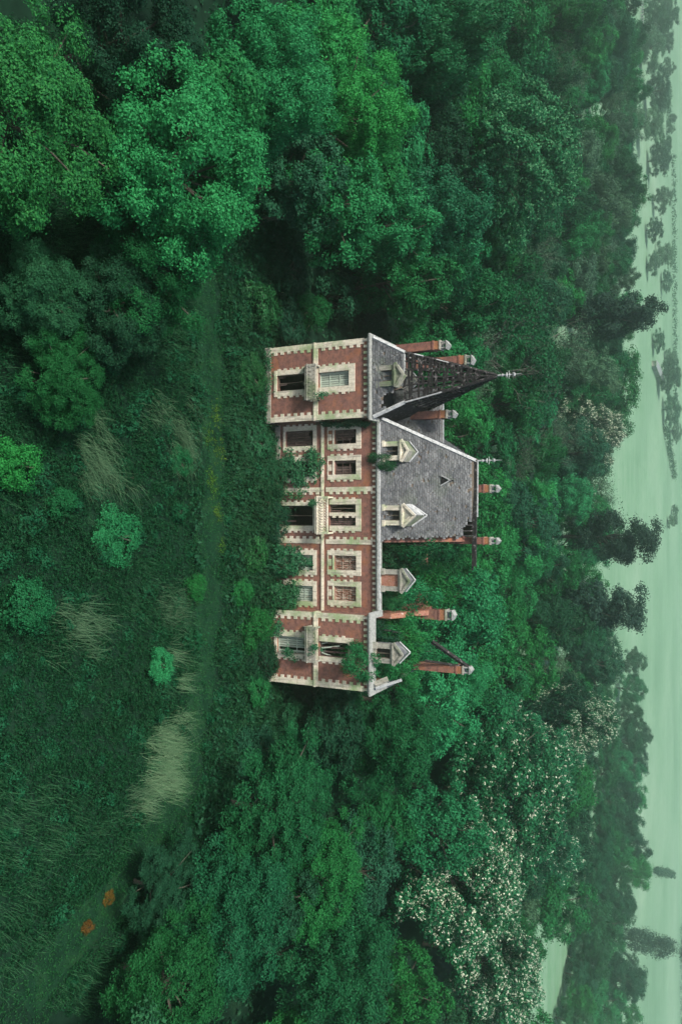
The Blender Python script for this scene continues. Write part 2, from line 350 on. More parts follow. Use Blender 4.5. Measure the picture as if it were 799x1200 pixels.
# cross wall that carries the broken end of the main roof
part(MB().prism([(1.95, HY + T, EV), (1.95, 12.0, EV), (1.95, 7.4, 13.8), (1.95, 6.4, 13.8), (1.95, 5.5, 12.6)], (.4, 0, 0)), 'gable_wall', 'brick', label='brick cross wall at the broken end of the main roof')
def quoins(b, x, z0, z1, Y, side, base, tooth, ph=.30, pr=.05, start=0):   # toothed stone strip; side +1 grows to the right of x
    z = z0; k = start
    while z < z1 - .02:
        ze = min(z + ph, z1); wd = base + (tooth if k % 2 else 0); wd *= 1 + random.uniform(-.03, .03); jut = pr + random.uniform(-.008, .008)
        b.box(*(sorted((x, x + side * wd))), Y - jut, Y + .02, z + .006, ze - .006); z = ze; k += 1
    return b
def strip(x0, x1, Y, z0, z1, jut): return MB().box(x0, x1, Y - jut, Y + .02, z0, z1)
for (x0, x1) in (LW, RW):
    for x, sd_ in ((x0, 1), (x1, -1)):
        for za, zb in ((.15, 4.02), (4.42, EV - .28)):
            part(quoins(MB(), x - sd_ * .05, za, zb, 0, sd_, .42, .22), 'quoin_strip', 'stone')
    part(MB().box(x0 - .09, x1 + .09, -.11, .6, G0, .13), 'plinth', 'stone_old')
    part(MB().box(x0 - .1, x1 + .1, -.12, .5, 4.04, 4.2).box(x0 - .06, x1 + .06, -.08, .5, 4.2, 4.4), 'string_course', 'stone')
    part(MB().box(x0 - .10, x1 + .10, -.13, .6, EV + .02, EV + .14).box(x0 - .22, x1 + .22, -.25, .6, EV + .14, EV + .24).box(x0 - .30, x1 + .30, -.36, .7, EV + .24, EV + .36), 'cornice', 'stone_grey')
    d = MB(); n = int((x1 - x0) / .45)
    for i in range(n + 1): xx = x0 + .12 + i * (x1 - x0 - .24) / n; d.box(xx - .09, xx + .09, -.12, .02, EV - .27, EV + .018)
    part(d, 'dentil_row', 'stone', kind='stuff')
    for xs, xe in ((x0 - .29, x0 + .2), (x1 - .2, x1 + .29)):
        part(MB().box(xs, xe, .71, WBACK if abs(xs) > 12 else 1.95, EV + .13, EV + .36), 'cornice', 'stone_grey')
for x, sd_ in ((-1.95, 1), (2.5, -1)):                                   # pilasters of the central bay
    for za, zb in ((.1, 4.0), (4.3, EV - .28)): part(quoins(MB(), x, za, zb, HY, sd_, .36, .2), 'quoin_strip', 'stone')
part(MB().box(MX[0] + .01, MX[1] - .01, HY - .1, HY + .02, 3.9, 4.02).box(MX[0] + .01, MX[1] - .01, HY - .06, HY + .02, 4.02, 4.12), 'string_course', 'stone')
part(MB().box(MX[0] + .12, MX[1] - .12, HY - .1, HY + .02, G0, .1), 'plinth', 'stone_old')
b = MB().box(MX[0] + .12, MX[1] - .12, HY - .13, HY + .5, EV + .02, EV + .14).box(MX[0] + .23, MX[1] - .23, HY - .25, HY + .5, EV + .14, EV + .24).box(MX[0] + .31, MX[1] - .31, HY - .37, HY + .35, EV + .24, EV + .34)
part(b, 'cornice', 'stone_grey')
d = MB()
for i in range(36): xx = MX[0] + .25 + i * (MX[1] - MX[0] - .5) / 35; d.box(xx - .08, xx + .08, HY - .12, HY + .02, EV - .25, EV + .018)
part(d, 'dentil_row', 'stone', kind='stuff')
part(MB().box(MX[0] + .32, MX[1] - .32, HY - .30, HY - .12, EV + .342, EV + .44), 'gutter', 'lead')
# windows: each a stone surround with its frame and boards
BM = dict(pale='shutter', green='shutter', brown='shutter_dark', rust='shutter_rust', broken='shutter_dark', dark='shutter_dark')
for (x0, x1, z0, z1), Y, (ml, mr, mb_, ma), fill, lab in WIN:
    b = MB(); p = .06
    if ml: quoins(b, x0 - .002, z0 - mb_, z1, Y, -1, ml - .02, .14, .28, p)
    if mr: quoins(b, x1 + .002, z0 - mb_, z1, Y, 1, mr - .02, .14, .28, p)
    b.box(x0 - ml, x1 + mr, Y - p - .004, Y + .02, z1 + .004, z1 + ma)
    if mb_ > .5:                                                          # apron panel under upper windows
        b.box(x0 - .0, x1 + .0, Y - .07, Y + .02, z0 - .16, z0 - .004); b.box(x0 + .3, x1 - .3, Y - .045, Y + .02, z0 - .5, z0 - .25)
        b.box(x0 - .0, x1 + .0, Y - .05, Y + .02, z0 - mb_, z0 - mb_ + .07)
    elif mb_: b.box(x0 - ml, x1 + mr, Y - .10, Y + .02, z0 - mb_, z0 - .004)
    o = part(b, 'window', 'stone', label=lab)
    yi = Y + .16; f = MB(); w_ = .06
    f.box(x0, x0 + w_, yi, yi + .08, z0, z1).box(x1 - w_, x1, yi, yi + .08, z0, z1).box(x0 + w_, x1 - w_, yi, yi + .08, z1 - w_, z1).box(x0 + w_, x1 - w_, yi, yi + .08, z0, z0 + w_)
    if fill == 'dark': xm = (x0 + x1) / 2; f.box(xm - .03, xm + .03, yi + .01, yi + .07, z0 + w_, z1 - w_)
    tag(f.build('window_frame', 'timber' if fill == 'dark' else BM[fill], o))
    n = max(4, int(round((x1 - x0) / .2)))
    for i in range(n):
        a = x0 + w_ + i * (x1 - x0 - 2 * w_) / n; c = a + (x1 - x0 - 2 * w_) / n - .035; y = yi + .05 + random.uniform(0, .025)
        if fill == 'dark':
            if i % 3 == 0: MB().box(a, c, y, y + .03, z0 + w_, z0 + (z1 - z0) * random.uniform(.2, .5)).build('shutter_board', 'shutter_dark', o)
            continue
        if fill == 'broken' and i % 2:
            MB().bar((a, y, z0 + .1), (a + random.uniform(-.5, .6), y + .05, z1 - random.uniform(.2, .9)), .09, .03, (0, 1, 0)).build('shutter_board', 'shutter', o); continue
        if random.random() < (.10 if fill in ('brown', 'rust', 'broken') else .03): continue
        MB().box(a, c, y, y + .03, z0 + w_, z1 - w_ - (random.uniform(.0, .5) if fill in ('broken', 'brown') else 0)).build('shutter_board', BM[fill], o)
    for zz in (z0 + (z1 - z0) * .33, z0 + (z1 - z0) * .66):
        if fill not in ('dark', 'broken'): MB().box(x0 + w_, x1 - w_, yi + .018, yi + .05, zz - .03, zz + .03).build('shutter_rail', BM[fill], o)
# balconies
def balcony(xc, hw, Y, zf, depth, ht, lattice, mat, label):
    s_ = MB().box(xc - hw, xc + hw, Y - depth, Y - .02, zf - .16, zf).box(xc - hw - .06, xc + hw + .06, Y - depth - .06, Y - .02, zf, zf + .07)
    o = part(s_, 'balcony', mat, label=label)
    for xx in (xc - hw + .2, xc - .0, xc + hw - .2):
        MB().prism([(xx - .12, Y - depth * .85, zf - .162), (xx - .12, Y - .06, zf - .162), (xx - .12, Y - .06, zf - .75)], (.24, 0, 0)).build('corbel', mat, o)
    y0 = Y - depth
    for xx in (xc - hw + .07, xc + hw - .07): MB().box(xx - .09, xx + .09, y0 - .02, y0 + .16, zf + .07, zf + ht + .06).build('post', mat, o)
    MB().box(xc - hw + .165, xc + hw - .165, y0, y0 + .13, zf + ht - .1, zf + ht).build('rail', mat, o)
    MB().box(xc - hw, xc - hw + .12, y0 + .165, Y - .02, zf + ht - .1, zf + ht - .002).build('rail', mat, o)
    MB().box(xc + hw - .12, xc + hw, y0 + .165, Y - .02, zf + ht - .1, zf + ht - .002).build('rail', mat, o)
    bl = MB(); n = int(2 * hw / (.22 if lattice else .3))
    for i in range(n):
        xx = xc - hw + .2 + i * (2 * hw - .4) / (n - 1); za, zb = zf + .07, zf + ht - .1; zm = (za + zb) / 2
        if lattice:
            for q in (0, 1):
                zz = za + (zb - za) * (q + .0) / 2; ze = za + (zb - za) * (q + 1.) / 2
                bl.bar((xx - .11, y0 + .05, zz), (xx + .11, y0 + .05, ze), .055); bl.bar((xx + .11, y0 + .08, zz), (xx - .11, y0 + .08, ze), .055)
        else: bl.tube([(xx, y0 + .06, za), (xx, y0 + .06, za + (zb - za) * .3), (xx, y0 + .06, zm + .1), (xx, y0 + .06, zb)], [.05, .09, .045, .06], 8)
    tag(bl.build('balustrade', mat, o), kind='stuff')
    if not lattice: tag(bl and MB().box(xc - hw + .17, xc + hw - .17, y0 + .02, y0 + .1, zf + .1, zf + ht * .75).build('balcony_panel', mat, o))
    return o
xl0, zl0 = wy(367, 444, -.7); balcony(-9.95, 1.35, 0, 3.86, .85, .75, False, 'stone_old', 'mossy stone balcony of the spired wing')
balcony(10.15, 1.35, 0, 3.86, .85, .75, False, 'stone_old', 'mossy stone balcony of the roofless wing')
balcony(.25, 1.45, HY, 4.0, 1.0, .95, True, 'stone', 'pale central balcony with pierced lattice parapet')

# roofs: laid slates over boards
def slate_roof(P0, ux, up, L, x0, x1, inside, name='roof', label=None, gap=.02, sw_=.27, sh=.19):
    P0, ux, up = np.array(P0, float), np.array(ux, float), np.array(up, float); nrm = np.cross(ux, up); nrm /= np.linalg.norm(nrm)
    V = []; Q = []; rows = int(L / sh)
    for r in range(rows):
        s0 = r * sh; off = (r % 2) * sw_ / 2
        for k in range(int((x1 - x0) / sw_) + 2):
            a = x0 + k * sw_ - off + random.uniform(-.02, .02)
            if not inside(a + sw_ / 2, s0 + sh / 2) or random.random() < gap: continue
            sl_ = random.uniform(-.07, .03); lift = .055 + random.uniform(0, .03); bb = len(V)
            for (da, ds, hn) in ((.012, sl_, lift), (sw_ - .012, sl_ + random.uniform(-.015, .015), lift + random.uniform(-.015, .015)), (sw_ - .012, sh * 1.35, .02), (.012, sh * 1.35, .02)):
                V.append(P0 + ux * (a + da) + up * (s0 + ds) + nrm * hn)
            V.append(V[bb] - nrm * .02); V.append(V[bb + 1] - nrm * .02)
            Q += [(bb, bb + 1, bb + 2, bb + 3), (bb + 4, bb + 5, bb + 1, bb)]
    return npmesh(name, V, Q)
def deck(P0, ux, up, pts, th=.12):
    P0, ux, up = Vector(P0), Vector(ux), Vector(up); n = ux.cross(up).normalized()
    return MB().prism([P0 + ux * a + up * s for a, s in pts], -n * th)
def roof_part(P0, ux, up, L, x0, x1, inside, pts, label, gap=.02):
    o = part(deck(P0, ux, up, pts), 'roof', 'timber', label=label)
    me = slate_roof(P0, ux, up, L, x0, x1, inside, 'slates', gap=gap); s_ = link('slates', me, M['slate'], o); s_.location = -(HOUSE.location + o.location)
    s_.location = -(HOUSE.location + o.location)
    return tag(s_, None, None, None, 'stuff') and o
EY, EZ, RY, RZ = 1.45, EV + .38, 7.0, 14.75
L = math.hypot(RY - EY, RZ - EZ); UP = ((0), (RY - EY) / L, (RZ - EZ) / L)
HX0, HX1, RX1 = -7.15, -4.05, 4.3
def edge(s): return 2.0 + .12 * math.sin(s * 5.1) + .1 * math.sin(s * 11) - (1.4 if s > L - .75 else .9 if s > L - 1.2 else .15 if s > L - 1.9 else 0)
hipx = lambda s: HX0 + (HX1 - HX0) * s / L
roof_main = roof_part((0, EY, EZ), (1, 0, 0), UP, L - .25, -8, 3, lambda a, s: hipx(s) - .12 < a < edge(s), [(HX0, 0), (1.9, 0), (1.9, L - 1.7), (.7, L - .9), (.5, L - .3), (HX1, L - .02)], 'grey slate roof of the main range with a torn end', .02)
roof_part((0, 2 * RY - EY, EZ), (-1, 0, 0), (0, -UP[1], UP[2]), L - .3, -2.2, 8, lambda a, s: -edge(s) < a < -hipx(s) + .1, [(-1.9, 0), (-HX0, 0), (-HX1, L - .02), (-1.9, L - .02)], 'rear slate slope of the main range')
Lh = math.hypot(HX1 - HX0, RZ - EZ); UH = ((HX1 - HX0) / Lh, 0, (RZ - EZ) / Lh)
roof_part((HX0, 0, EZ), (0, -1, 0), UH, Lh, -13, 0, lambda a, s: EY + (RY - EY) * s / Lh < -a < 2 * RY - EY - (RY - EY) * s / Lh, [(-EY, 0), (-RY, Lh), (-(2 * RY - EY), 0)], 'hipped slate end of the main range')
hp = MB().bar((HX0, EY, EZ + .1), (HX1, RY, RZ + .08), .26, .1)
hp.build('hip_cap', 'lead', roof_main)
MB().bar((HX1 - .1, RY, RZ - .02), (RX1, RY, RZ - .12), .2, .34).build('ridge_beam', 'char', roof_main)
MB().bar((HX1, RY - .02, RZ + .2), (.4, RY - .02, RZ + .16), .16, .07).build('ridge_cap', 'lead', roof_main)
for k, x in enumerate(np.arange(.2, 2.3, .42)):                           # bared rafters in the torn corner
    MB().bar((x, RY - .1, RZ - .15), (x + random.uniform(-.1, .1), RY - random.uniform(1.3, 1.9), RZ - 2.0), .1, .14).build('rafter', 'char', roof_main)
# little roof vent
vx, vz = wy(518, 563, 5.0); vs = (vz - EZ) / UP[2]; vp = Vector((vx, EY + UP[1] * vs, EZ + UP[2] * vs))
o = part(MB().prism([vp + Vector((-.3, -.25, .0)), vp + Vector((.3, -.25, .0)), vp + Vector((0, -.25, .62))], (0, .9, .12)), 'roof_vent', 'char')
MB().bar(vp + Vector((-.42, -.3, -.05)), vp + Vector((.02, -.3, .78)), .08).bar(vp + Vector((.42, -.3, -.05)), vp + Vector((-.02, -.3, .78)), .08).build('vent_edge', 'lead', o)
# rear left roof slope beside the spire
roof_part((0, 4.2, 8.9), (1, 0, 0), (0, .72, .69), 4.3, -10, -4, lambda a, s: -10 < a < -5.2, [(-10, 0), (-5.6, 0), (-5.2, 4.3), (-10, 4.3)], 'low rear slate slope beside the spire', .015)
part(MB().bar((-9.6, 7.35, 11.92), (-5.2, 7.35, 11.92), .16, .1), 'ridge_cap', 'lead')
# spired wing: slated mansard below, burnt spire above
MX0, MX1, MY0, MY1, MZ = LW[0] - .05, LW[1] + .05, .05, 7.2, EV + .37
IN, TZ = 1.12, 11.05
Lm = math.hypot(IN, TZ - MZ); UM = (0, IN / Lm, (TZ - MZ) / Lm)
cut = lambda a, s: MX0 + IN * s / Lm < a < MX1 - IN * s / Lm
def mans(a, s):                                                          # right end torn off to the hip
    return cut(a, s) and not (a > -8.75 + .25 * math.sin(4 * s) and s > .5 + (a + 8.7) * .45) and not (a > -9.5 and s > 1.6)
ro = roof_part((0, MY0, MZ), (1, 0, 0), UM, Lm, MX0, MX1, mans, [(MX0, 0), (MX1, 0), (MX1 - .25, .55), (-8.9, .9), (-9.3, Lm), (MX0 + IN, Lm)], 'weathered slate mansard slope under the spire', .06)
for X0, ux, uy, lab in ((MX0, (0, -1, 0), (IN / Lm, 0, UM[2]), 'left'), (MX1, (0, 1, 0), (-IN / Lm, 0, UM[2]), 'right')):
    sgn = -1 if X0 == MX0 else 1
    pts = [(sgn * MY0, 0), (sgn * MY1, 0), (sgn * (MY1 - IN), Lm), (sgn * (MY0 + IN), Lm)] if sgn > 0 else [(-MY1, 0), (-MY0, 0), (-(MY0 + IN), Lm), (-(MY1 - IN), Lm)]
    part(deck((X0, 0, MZ), ux, uy, pts), 'roof', 'char', label='bare boarded side of the mansard')
for p, q in (((MX0, MY0, MZ + .05), (MX0 + IN, MY0 + IN, TZ + .08)), ((MX1, MY0, MZ + .05), (MX1 - IN, MY0 + IN, TZ + .08))):
    MB().bar(p, q, .26, .12).build('hip_cap', 'lead', ro)
MB().bar((MX0 + IN - .1, MY0 + IN, TZ + .05), (-9.4, MY0 + IN, TZ + .05), .12, .1).build('ridge_cap', 'lead', ro)
SX, SY = (MX0 + MX1) / 2, (MY0 + MY1) / 2; HWX, HWY, AZ = (MX1 - MX0) / 2 - IN, (MY1 - MY0) / 2 - IN, 17.4
def prof(t): return max(.02, (1 - t) ** .93)
def sp(t, fx, fy):                            # point on the spire at height fraction t, corner fractions fx, fy
    p = prof(t); return Vector((SX + fx * HWX * p, SY + fy * HWY * p, TZ + (AZ - TZ) * t))
spire = part(MB().tube([(SX, SY, TZ - 2), (SX, SY, AZ + .1)], [.12, .08], 8), 'spire_frame', 'char', label='burnt timber frame of the spire')
TS = [i / 8 for i in range(9)]
for fx, fy in ((-1, -1), (1, -1), (1, 1), (-1, 1)):
    b = MB()
    for a, c in zip(TS[:-1], TS[1:]): b.bar(sp(a, fx, fy), sp(c, fx, fy), .18, .18)
    b.build('hip_rafter', 'char', spire)
def fpt(face, t, u):                          # u -1..1 along the face
    return sp(t, u, -1) if face == 0 else sp(t, 1, u) if face == 1 else sp(t, -u, 1) if face == 2 else sp(t, -1, -u)
for face in range(4):
    for u in (-.66, -.33, 0, .33, .66):
        b = MB(); te = 1 - abs(u) * .55
        pts = [te * k / 5 for k in range(6)]
        for a, c in zip(pts[:-1], pts[1:]): b.bar(fpt(face, a, u * 1), fpt(face, c, u), .1, .12)
        b.build('rafter', 'char', spire)
    rows = 24
    for r in range(rows):
        t = (r + .4) / (rows + 2); keep = {0: .74, 1: .45 if t < .4 else .15, 2: .2, 3: .3}[face]
        if face == 0 and t > .8: keep = .5
        u = -1.0
        while u < .98:
            ue = min(1., u + random.uniform(.5, 1.1))
            if random.random() < keep:
                n = Vector(((0, -1, 0), (1, 0, 0), (0, 1, 0), (-1, 0, 0))[face]) * random.uniform(.07, .11)
                tt = t + random.uniform(-.008, .008)
                MB().bar(fpt(face, tt, u + .02) + n, fpt(face, tt + random.uniform(-.014, .014), ue - .02) + n, .04, .18 if face in (0, 3) else .15).build('roof_board', 'char', spire)
            u = ue
for k in range(9):
    t = .05 + .09 * k; a = sp(t, random.choice((-.9, .95, .4)), -.6); MB().bar(a, a + Vector((random.uniform(-.5, .7), random.uniform(-.4, .1), random.uniform(.3, 1.1))), .07).build('broken_batten', 'char', spire)
for tA, tB in ((.02, .42), (.10, .30)):
    MB().bar(sp(tA, 1.03, -1.05), sp(tB, 1.03, -1.05), .09).build('lead_strip', 'lead', spire)
MB().bar(sp(.12, -1.03, -1.05), sp(.22, -1.03, -1.05), .09).bar(sp(.36, -1.03, -1.05), sp(.62, -1.03, -1.05), .06).build('lead_strip', 'lead', spire)
def finial(p, h, label):
    x, y, z = p
    o = part(MB().tube([(x, y, z - .3), (x, y, z + h * .35), (x, y, z + h * .4), (x, y, z + h)], [.07, .07, .05, .02], 8), 'finial', 'lead', label=label)
    d = MB()
    for zz, r in ((.25, .14), (.42, .2), (.52, .12), (.72, .16)): d.tube([(x, y, z + h * zz - .06), (x, y, z + h * zz), (x, y, z + h * zz + .06)], [.04, r, .04], 8)
    d.bar((x - .3, y, z + h * .5), (x + .3, y, z + h * .5), .05).bar((x - .16, y, z + h * .66), (x + .16, y, z + h * .66), .05).build('finial_ornament', 'lead', o)
finial((SX, SY, AZ), 1.9, 'white metal finial on the spire tip'); finial((HX1, RY, RZ + .1), 2.0, 'white metal finial at the end of the main ridge')

# dormers
def dormer(xa, xb, ya, yb, Y, tipx, roofback, slope, fill, mat, label, moss=True, crock=0, roof=True, deep=None):
    x0, x1, z0, z1 = hole(xa, xb, ya, yb, Y); xc = (x0 + x1) / 2; pw = .36; Z0 = EV + .35
    zt = wy(tipx, (ya + yb) / 2, Y)[1]; zs = z1 + .18
    b = MB().box(x0 - pw, x0, Y, Y + .3, Z0, zs).box(x1, x1 + pw, Y, Y + .3, Z0, zs).box(x0, x1, Y, Y + .3, z1, zs - .002).box(x0, x1, Y - .06, Y + .3, Z0, z0)
    b.box(x0 - pw - .1, x1 + pw + .1, Y - .12, Y + .3, zs, zs + .12); b.box(x0 - pw - .08, x0 + .04, Y - .1, Y - .002, Z0, Z0 + .35).box(x1 - .04, x1 + pw + .08, Y - .1, Y - .002, Z0, Z0 + .35)
    o = part(b, 'dormer', mat, label=label); hwid = (x1 - x0) / 2 + pw
    b = MB().prism([(xc - hwid, Y, zs + .122), (xc + hwid, Y, zs + .122), (xc, Y, zt)], (0, .28, 0)); b.build('pediment', mat, o)
    e = MB(); ph_ = zt - zs
    for sg in (-1, 1): e.bar((xc + sg * (hwid + .12), Y - .06, zs + .12), (xc, Y - .06, zt + .14), .14, .16)
    e.build('pediment_edge', mat, o)
    MB().prism([(xc - hwid * .4, Y - .02, zs + .3), (xc + hwid * .4, Y - .02, zs + .3), (xc, Y - .02, zs + .3 + ph_ * .42)], (0, .015, 0)).build('pediment_panel', 'stone_old', o)
    dl = (zs - EZ) / slope + EY - Y if roof else 1.6; dl = max(.8, dl); dr = min(dl + ph_ / slope if roof else dl, 4.5)
    if deep: dl, dr = deep * .7, deep
    if roof:
        MB().box(x0 - pw + .03, x0 - pw + .15, Y + .3, Y + dl, Z0, zs).box(x1 + pw - .15, x1 + pw - .03, Y + .3, Y + dl, Z0, zs).build('cheek', 'slate', o)
        for sg in (-1, 1):
            A = Vector((xc + sg * (hwid + .08), Y + .24, zs + .1)); Bp = Vector((xc, Y + .24, zt + .04)); C = Vector((xc, Y + dr, zt + .04)); E_ = Vector((xc + sg * (hwid + .08), Y + dl, zs + .1))
            pts = [A, Bp, C, E_] if sg > 0 else [E_, C, Bp, A]
            if crock and sg < 0:                                          # bare rafters where the slates have gone
                for k in range(4):
                    f = (k + .6) / 4.4; MB().bar(A.lerp(E_, f), Bp.lerp(C, f), .16, .12).build('rafter', 'lead', o)
                MB().prism([p + Vector((0, 0, -.22)) for p in pts], (0, 0, -.06)).build('dormer_roof', 'char', o)
            else: MB().prism(pts, (0, 0, -.1)).build('dormer_roof', 'stone_old' if moss else 'slate', o)
            MB().bar(E_ + Vector((0, -.02, .1)), C + Vector((0, .03, .14)), .11, .06).build('valley_flashing', 'lead', o)
    if fill == 'brick': MB().box(x0, x1, Y + .12, Y + .22, z0, z1).build('infill', M['infill'], o)
    elif fill == 'frame':
        f = MB().box(x0, x0 + .06, Y + .12, Y + .2, z0, z1).box(x1 - .06, x1, Y + .12, Y + .2, z0, z1).box(x0 + .06, x1 - .06, Y + .12, Y + .2, z1 - .06, z1).box(x0 + .06, x1 - .06, Y + .12, Y + .2, z0, z0 + .06)
        f.box(xc - .03, xc + .03, Y + .13, Y + .19, z0 + .06, z1 - .06); f.build('window_frame', 'timber', o)
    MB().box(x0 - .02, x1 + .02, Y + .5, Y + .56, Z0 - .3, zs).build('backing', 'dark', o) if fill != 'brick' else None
M['infill'] = plain('pinkish_rubble', [(.3, (.16, .06, .04)), (.45, (.34, .17, .13)), (.55, (.24, .10, .05)), (.7, (.46, .36, .31))], 3.2)
SL = (RZ - EZ) / (RY - EY); SLM = (TZ - MZ) / IN
dormer(439, 459, 434, 447, .25, 470, 0, SLM * .62, 'frame', 'stone_old', 'mossy stone dormer of the spired wing')
dormer(444, 466, 523, 534, HY + .1, 476, 0, SL, 'frame', 'stone', 'pale dormer beside the shrub on the main roof')
dormer(447, 468, 598, 610, HY + .1, 484, 0, SL, 'frame', 'stone', 'pale gabled dormer above the central bay', True, 1)
dormer(446, 466, 673, 687, HY + .1, 478, 0, SL, 'brick', 'stone_old', 'blocked dormer standing alone on the roofless range', False, deep=1.0)
dormer(440, 457, 760, 771.5, .25, 470, 0, SL, 'frame', 'stone_old', 'free standing dormer of the roofless wing', False, deep=1.3)
# torn roof remains of the right wing
rr = part(MB().bar((RW[1] - .2, .3, EV + .5), wy(470, 797, 1.2)[:1] + (1.3, wy(470, 797, 1.2)[1]), .2, .1), 'hip_remnant', 'lead')
MB().bar((RW[1] - .5, .4, EV + .4), (RW[1] - .9, .8, EV + 1.3), .14, .4).build('hip_remnant_board', 'stone_old', rr)
def wp(x, y, Y): X, Z = wy(x, y, Y); return (X, Y, Z)
for (xa, ya, Ya, xb, yb, Yb, wd) in ((506, 752, 5.5, 550, 783, 7, .26), (498, 774, 6, 550, 782, 7, .16), (556, 640, 7, 553, 668, 7.2, .14), (450, 738, 3, 470, 742, 4.5, .14), (446, 800, 2.5, 480, 776, 6, .14)):
    part(MB().bar(wp(xa, ya, Ya), wp(xb, yb, Yb), wd), 'fallen_beam', 'char')
# chimneys
def chimney(xa, xb, ya, yb, Y, zbase, label, cap=True, dep=.8):
    x0, zt = wy(xb, ya, Y); x1 = wy(xb, yb, Y)[0]; zt = wy(xb, (ya + yb) / 2, Y)[1]
    o = part(MB().box(x0, x1, Y, Y + dep, zbase, zt - .55).box(x0 - .05, x1 + .05, Y - .05, Y + dep + .05, zt - .55, zt - .42), 'chimney', 'brick', label=label)
    MB().box(x0 + .01, x1 - .01, Y + .01, Y + dep - .01, zt - .42, zt).build('chimney_neck', 'chimney_orange', o)
    MB().box(x0 - .04, x1 + .04, Y - .04, Y + dep + .04, zt, zt + .11).build('chimney_cap', 'stone_old', o)
    xm = (x0 + x1) / 2
    for yy in (Y + .14, Y + dep - .14):
        for xx in (x0 + .1, x1 - .1): MB().tube([(xx, yy, zt + .13), (xx, yy, zt + .5)], [.07, .06], 8).build('chimney_pot', 'stone_grey', o)
    MB().box(x0 + .0, x1 - .0, Y + .06, Y + dep - .06, zt + .5, zt + .56).prism([(x0 + .02, Y, zt + .56), (x1 - .02, Y, zt + .56), (xm, Y, zt + .78)], (0, dep, 0)).build('chimney_hood', 'stone_grey', o)
    return o
M['chimney_orange'] = plain('orange_brick', [(.3, (.22, .09, .05)), (.6, (.34, .16, .08)), (.8, (.28, .20, .08))], 3)
chimney(463, 514, 399, 409, 4.6, EV, 'tall brick chimney at the outer side of the spire'); chimney(505, 544, 416, 427, 9.6, EV, 'brick chimney behind the spire, tinged with lichen')
chimney(480, 522, 480.5, 489.5, 5.2, EV, 'brick chimney with toothed edge between the spire and the main roof')
chimney(560, 573, 568, 577, 8.4, 10, 'short chimney stack behind the main ridge'); chimney(540, 573, 630, 638, 7.25, 12.5, 'orange chimney stack on the cross wall')
c5 = chimney(450, 521, 715, 727, 6.5, EV - 3, 'tall brick chimney with a ragged wall, in the gap of the collapsed roof')
xa, za = wy(505, 715, 6.6); xw = wy(450, 714, 6.6)[0]
MB().prism([(xa + .03, 6.62, EV - 3), (xa + .03, 6.62, za), (xa - .25, 6.62, za - .15), (xa - .5, 6.62, za - 1.3), (xa - .42, 6.62, za - 2), (xa - .7, 6.62, za - 2.7), (xa - .6, 6.62, EV - 3)], (0, .5, 0)).build('broken_wall', 'infill', c5)
MB().prism([(xa + .02, 3.2, EV - 3), (xa + .02, 3.2, EV + .5), (xa + .02, 4.4, EV + 1.2), (xa + .02, 5.2, EV + 1.0), (xa + .02, 6.48, EV + 2.4), (xa + .02, 6.48, EV - 3)], (.4, 0, 0)).build('broken_wall', 'infill', c5)
chimney(506, 541, 781, 790, 6.6, EV - 2, 'orange lichened chimney of the roofless wing')
# ------------------------------------------------------------------ foliage
def unit(v): return v / np.maximum(1e-9, np.linalg.norm(v, axis=-1, keepdims=True))
def sphere(n): return unit(rng.normal(size=(n, 3)))
def leaf_arrays(c, d, k, size, spread, up=.45, wob=.42, asp=.6):
    n = len(c) * k; C = np.repeat(c, k, 0) + rng.normal(size=(n, 3)) * np.asarray(spread); Nn = unit(np.repeat(d, k, 0) + np.array([0, 0, up]) + rng.normal(size=(n, 3)) * wob)
    a = unit(np.cross(Nn, rng.normal(size=(n, 3)))); b = np.cross(Nn, a); s_ = size * rng.uniform(.65, 1.35, (n, 1)) / 2
    V = np.stack([C - a * s_, C - b * s_ * asp + a * s_ * .15, C + a * s_, C + b * s_ * asp + a * s_ * .15], 1)
    return V.reshape(-1, 3)
def leaf_mesh(name, V): return npmesh(name, V, np.arange(len(V), dtype=np.int32).reshape(-1, 4))
def tubes_mesh(name, paths):
    b = MB()
    for pts, rad, n in paths: b.tube(pts, rad, n, False)
    return b.mesh(name)
def limb(p, q, r0, r1, sag=.15, n=4, k=5):
    p, q = np.array(p, float), np.array(q, float); off = rng.normal(size=3) * np.linalg.norm(q - p) * .08
    pts = [p + (q - p) * t + off * math.sin(math.pi * t) + np.array([0, 0, 1]) * sag * np.linalg.norm(q - p) * t * (1 - t) for t in np.linspace(0, 1, n)]
    return pts, list(np.linspace(r0, r1, n)), k
def crown_sprigs(lc, lr, ns, ctr, flat=.85, thr=-.15):
    P, Dn = [], []
    for c, r in zip(lc, lr):
        o = unit(c - ctr); d = sphere(int(ns * 1.8)); d = d[(d @ (o * .7 + np.array([0, 0, .45]))) > thr][:ns]
        P.append(c + d * r * rng.uniform(.6, 1.15, (len(d), 1)) * np.array([1, 1, flat])); Dn.append(d)
    return np.concatenate(P), np.concatenate(Dn)
PROTO = {}
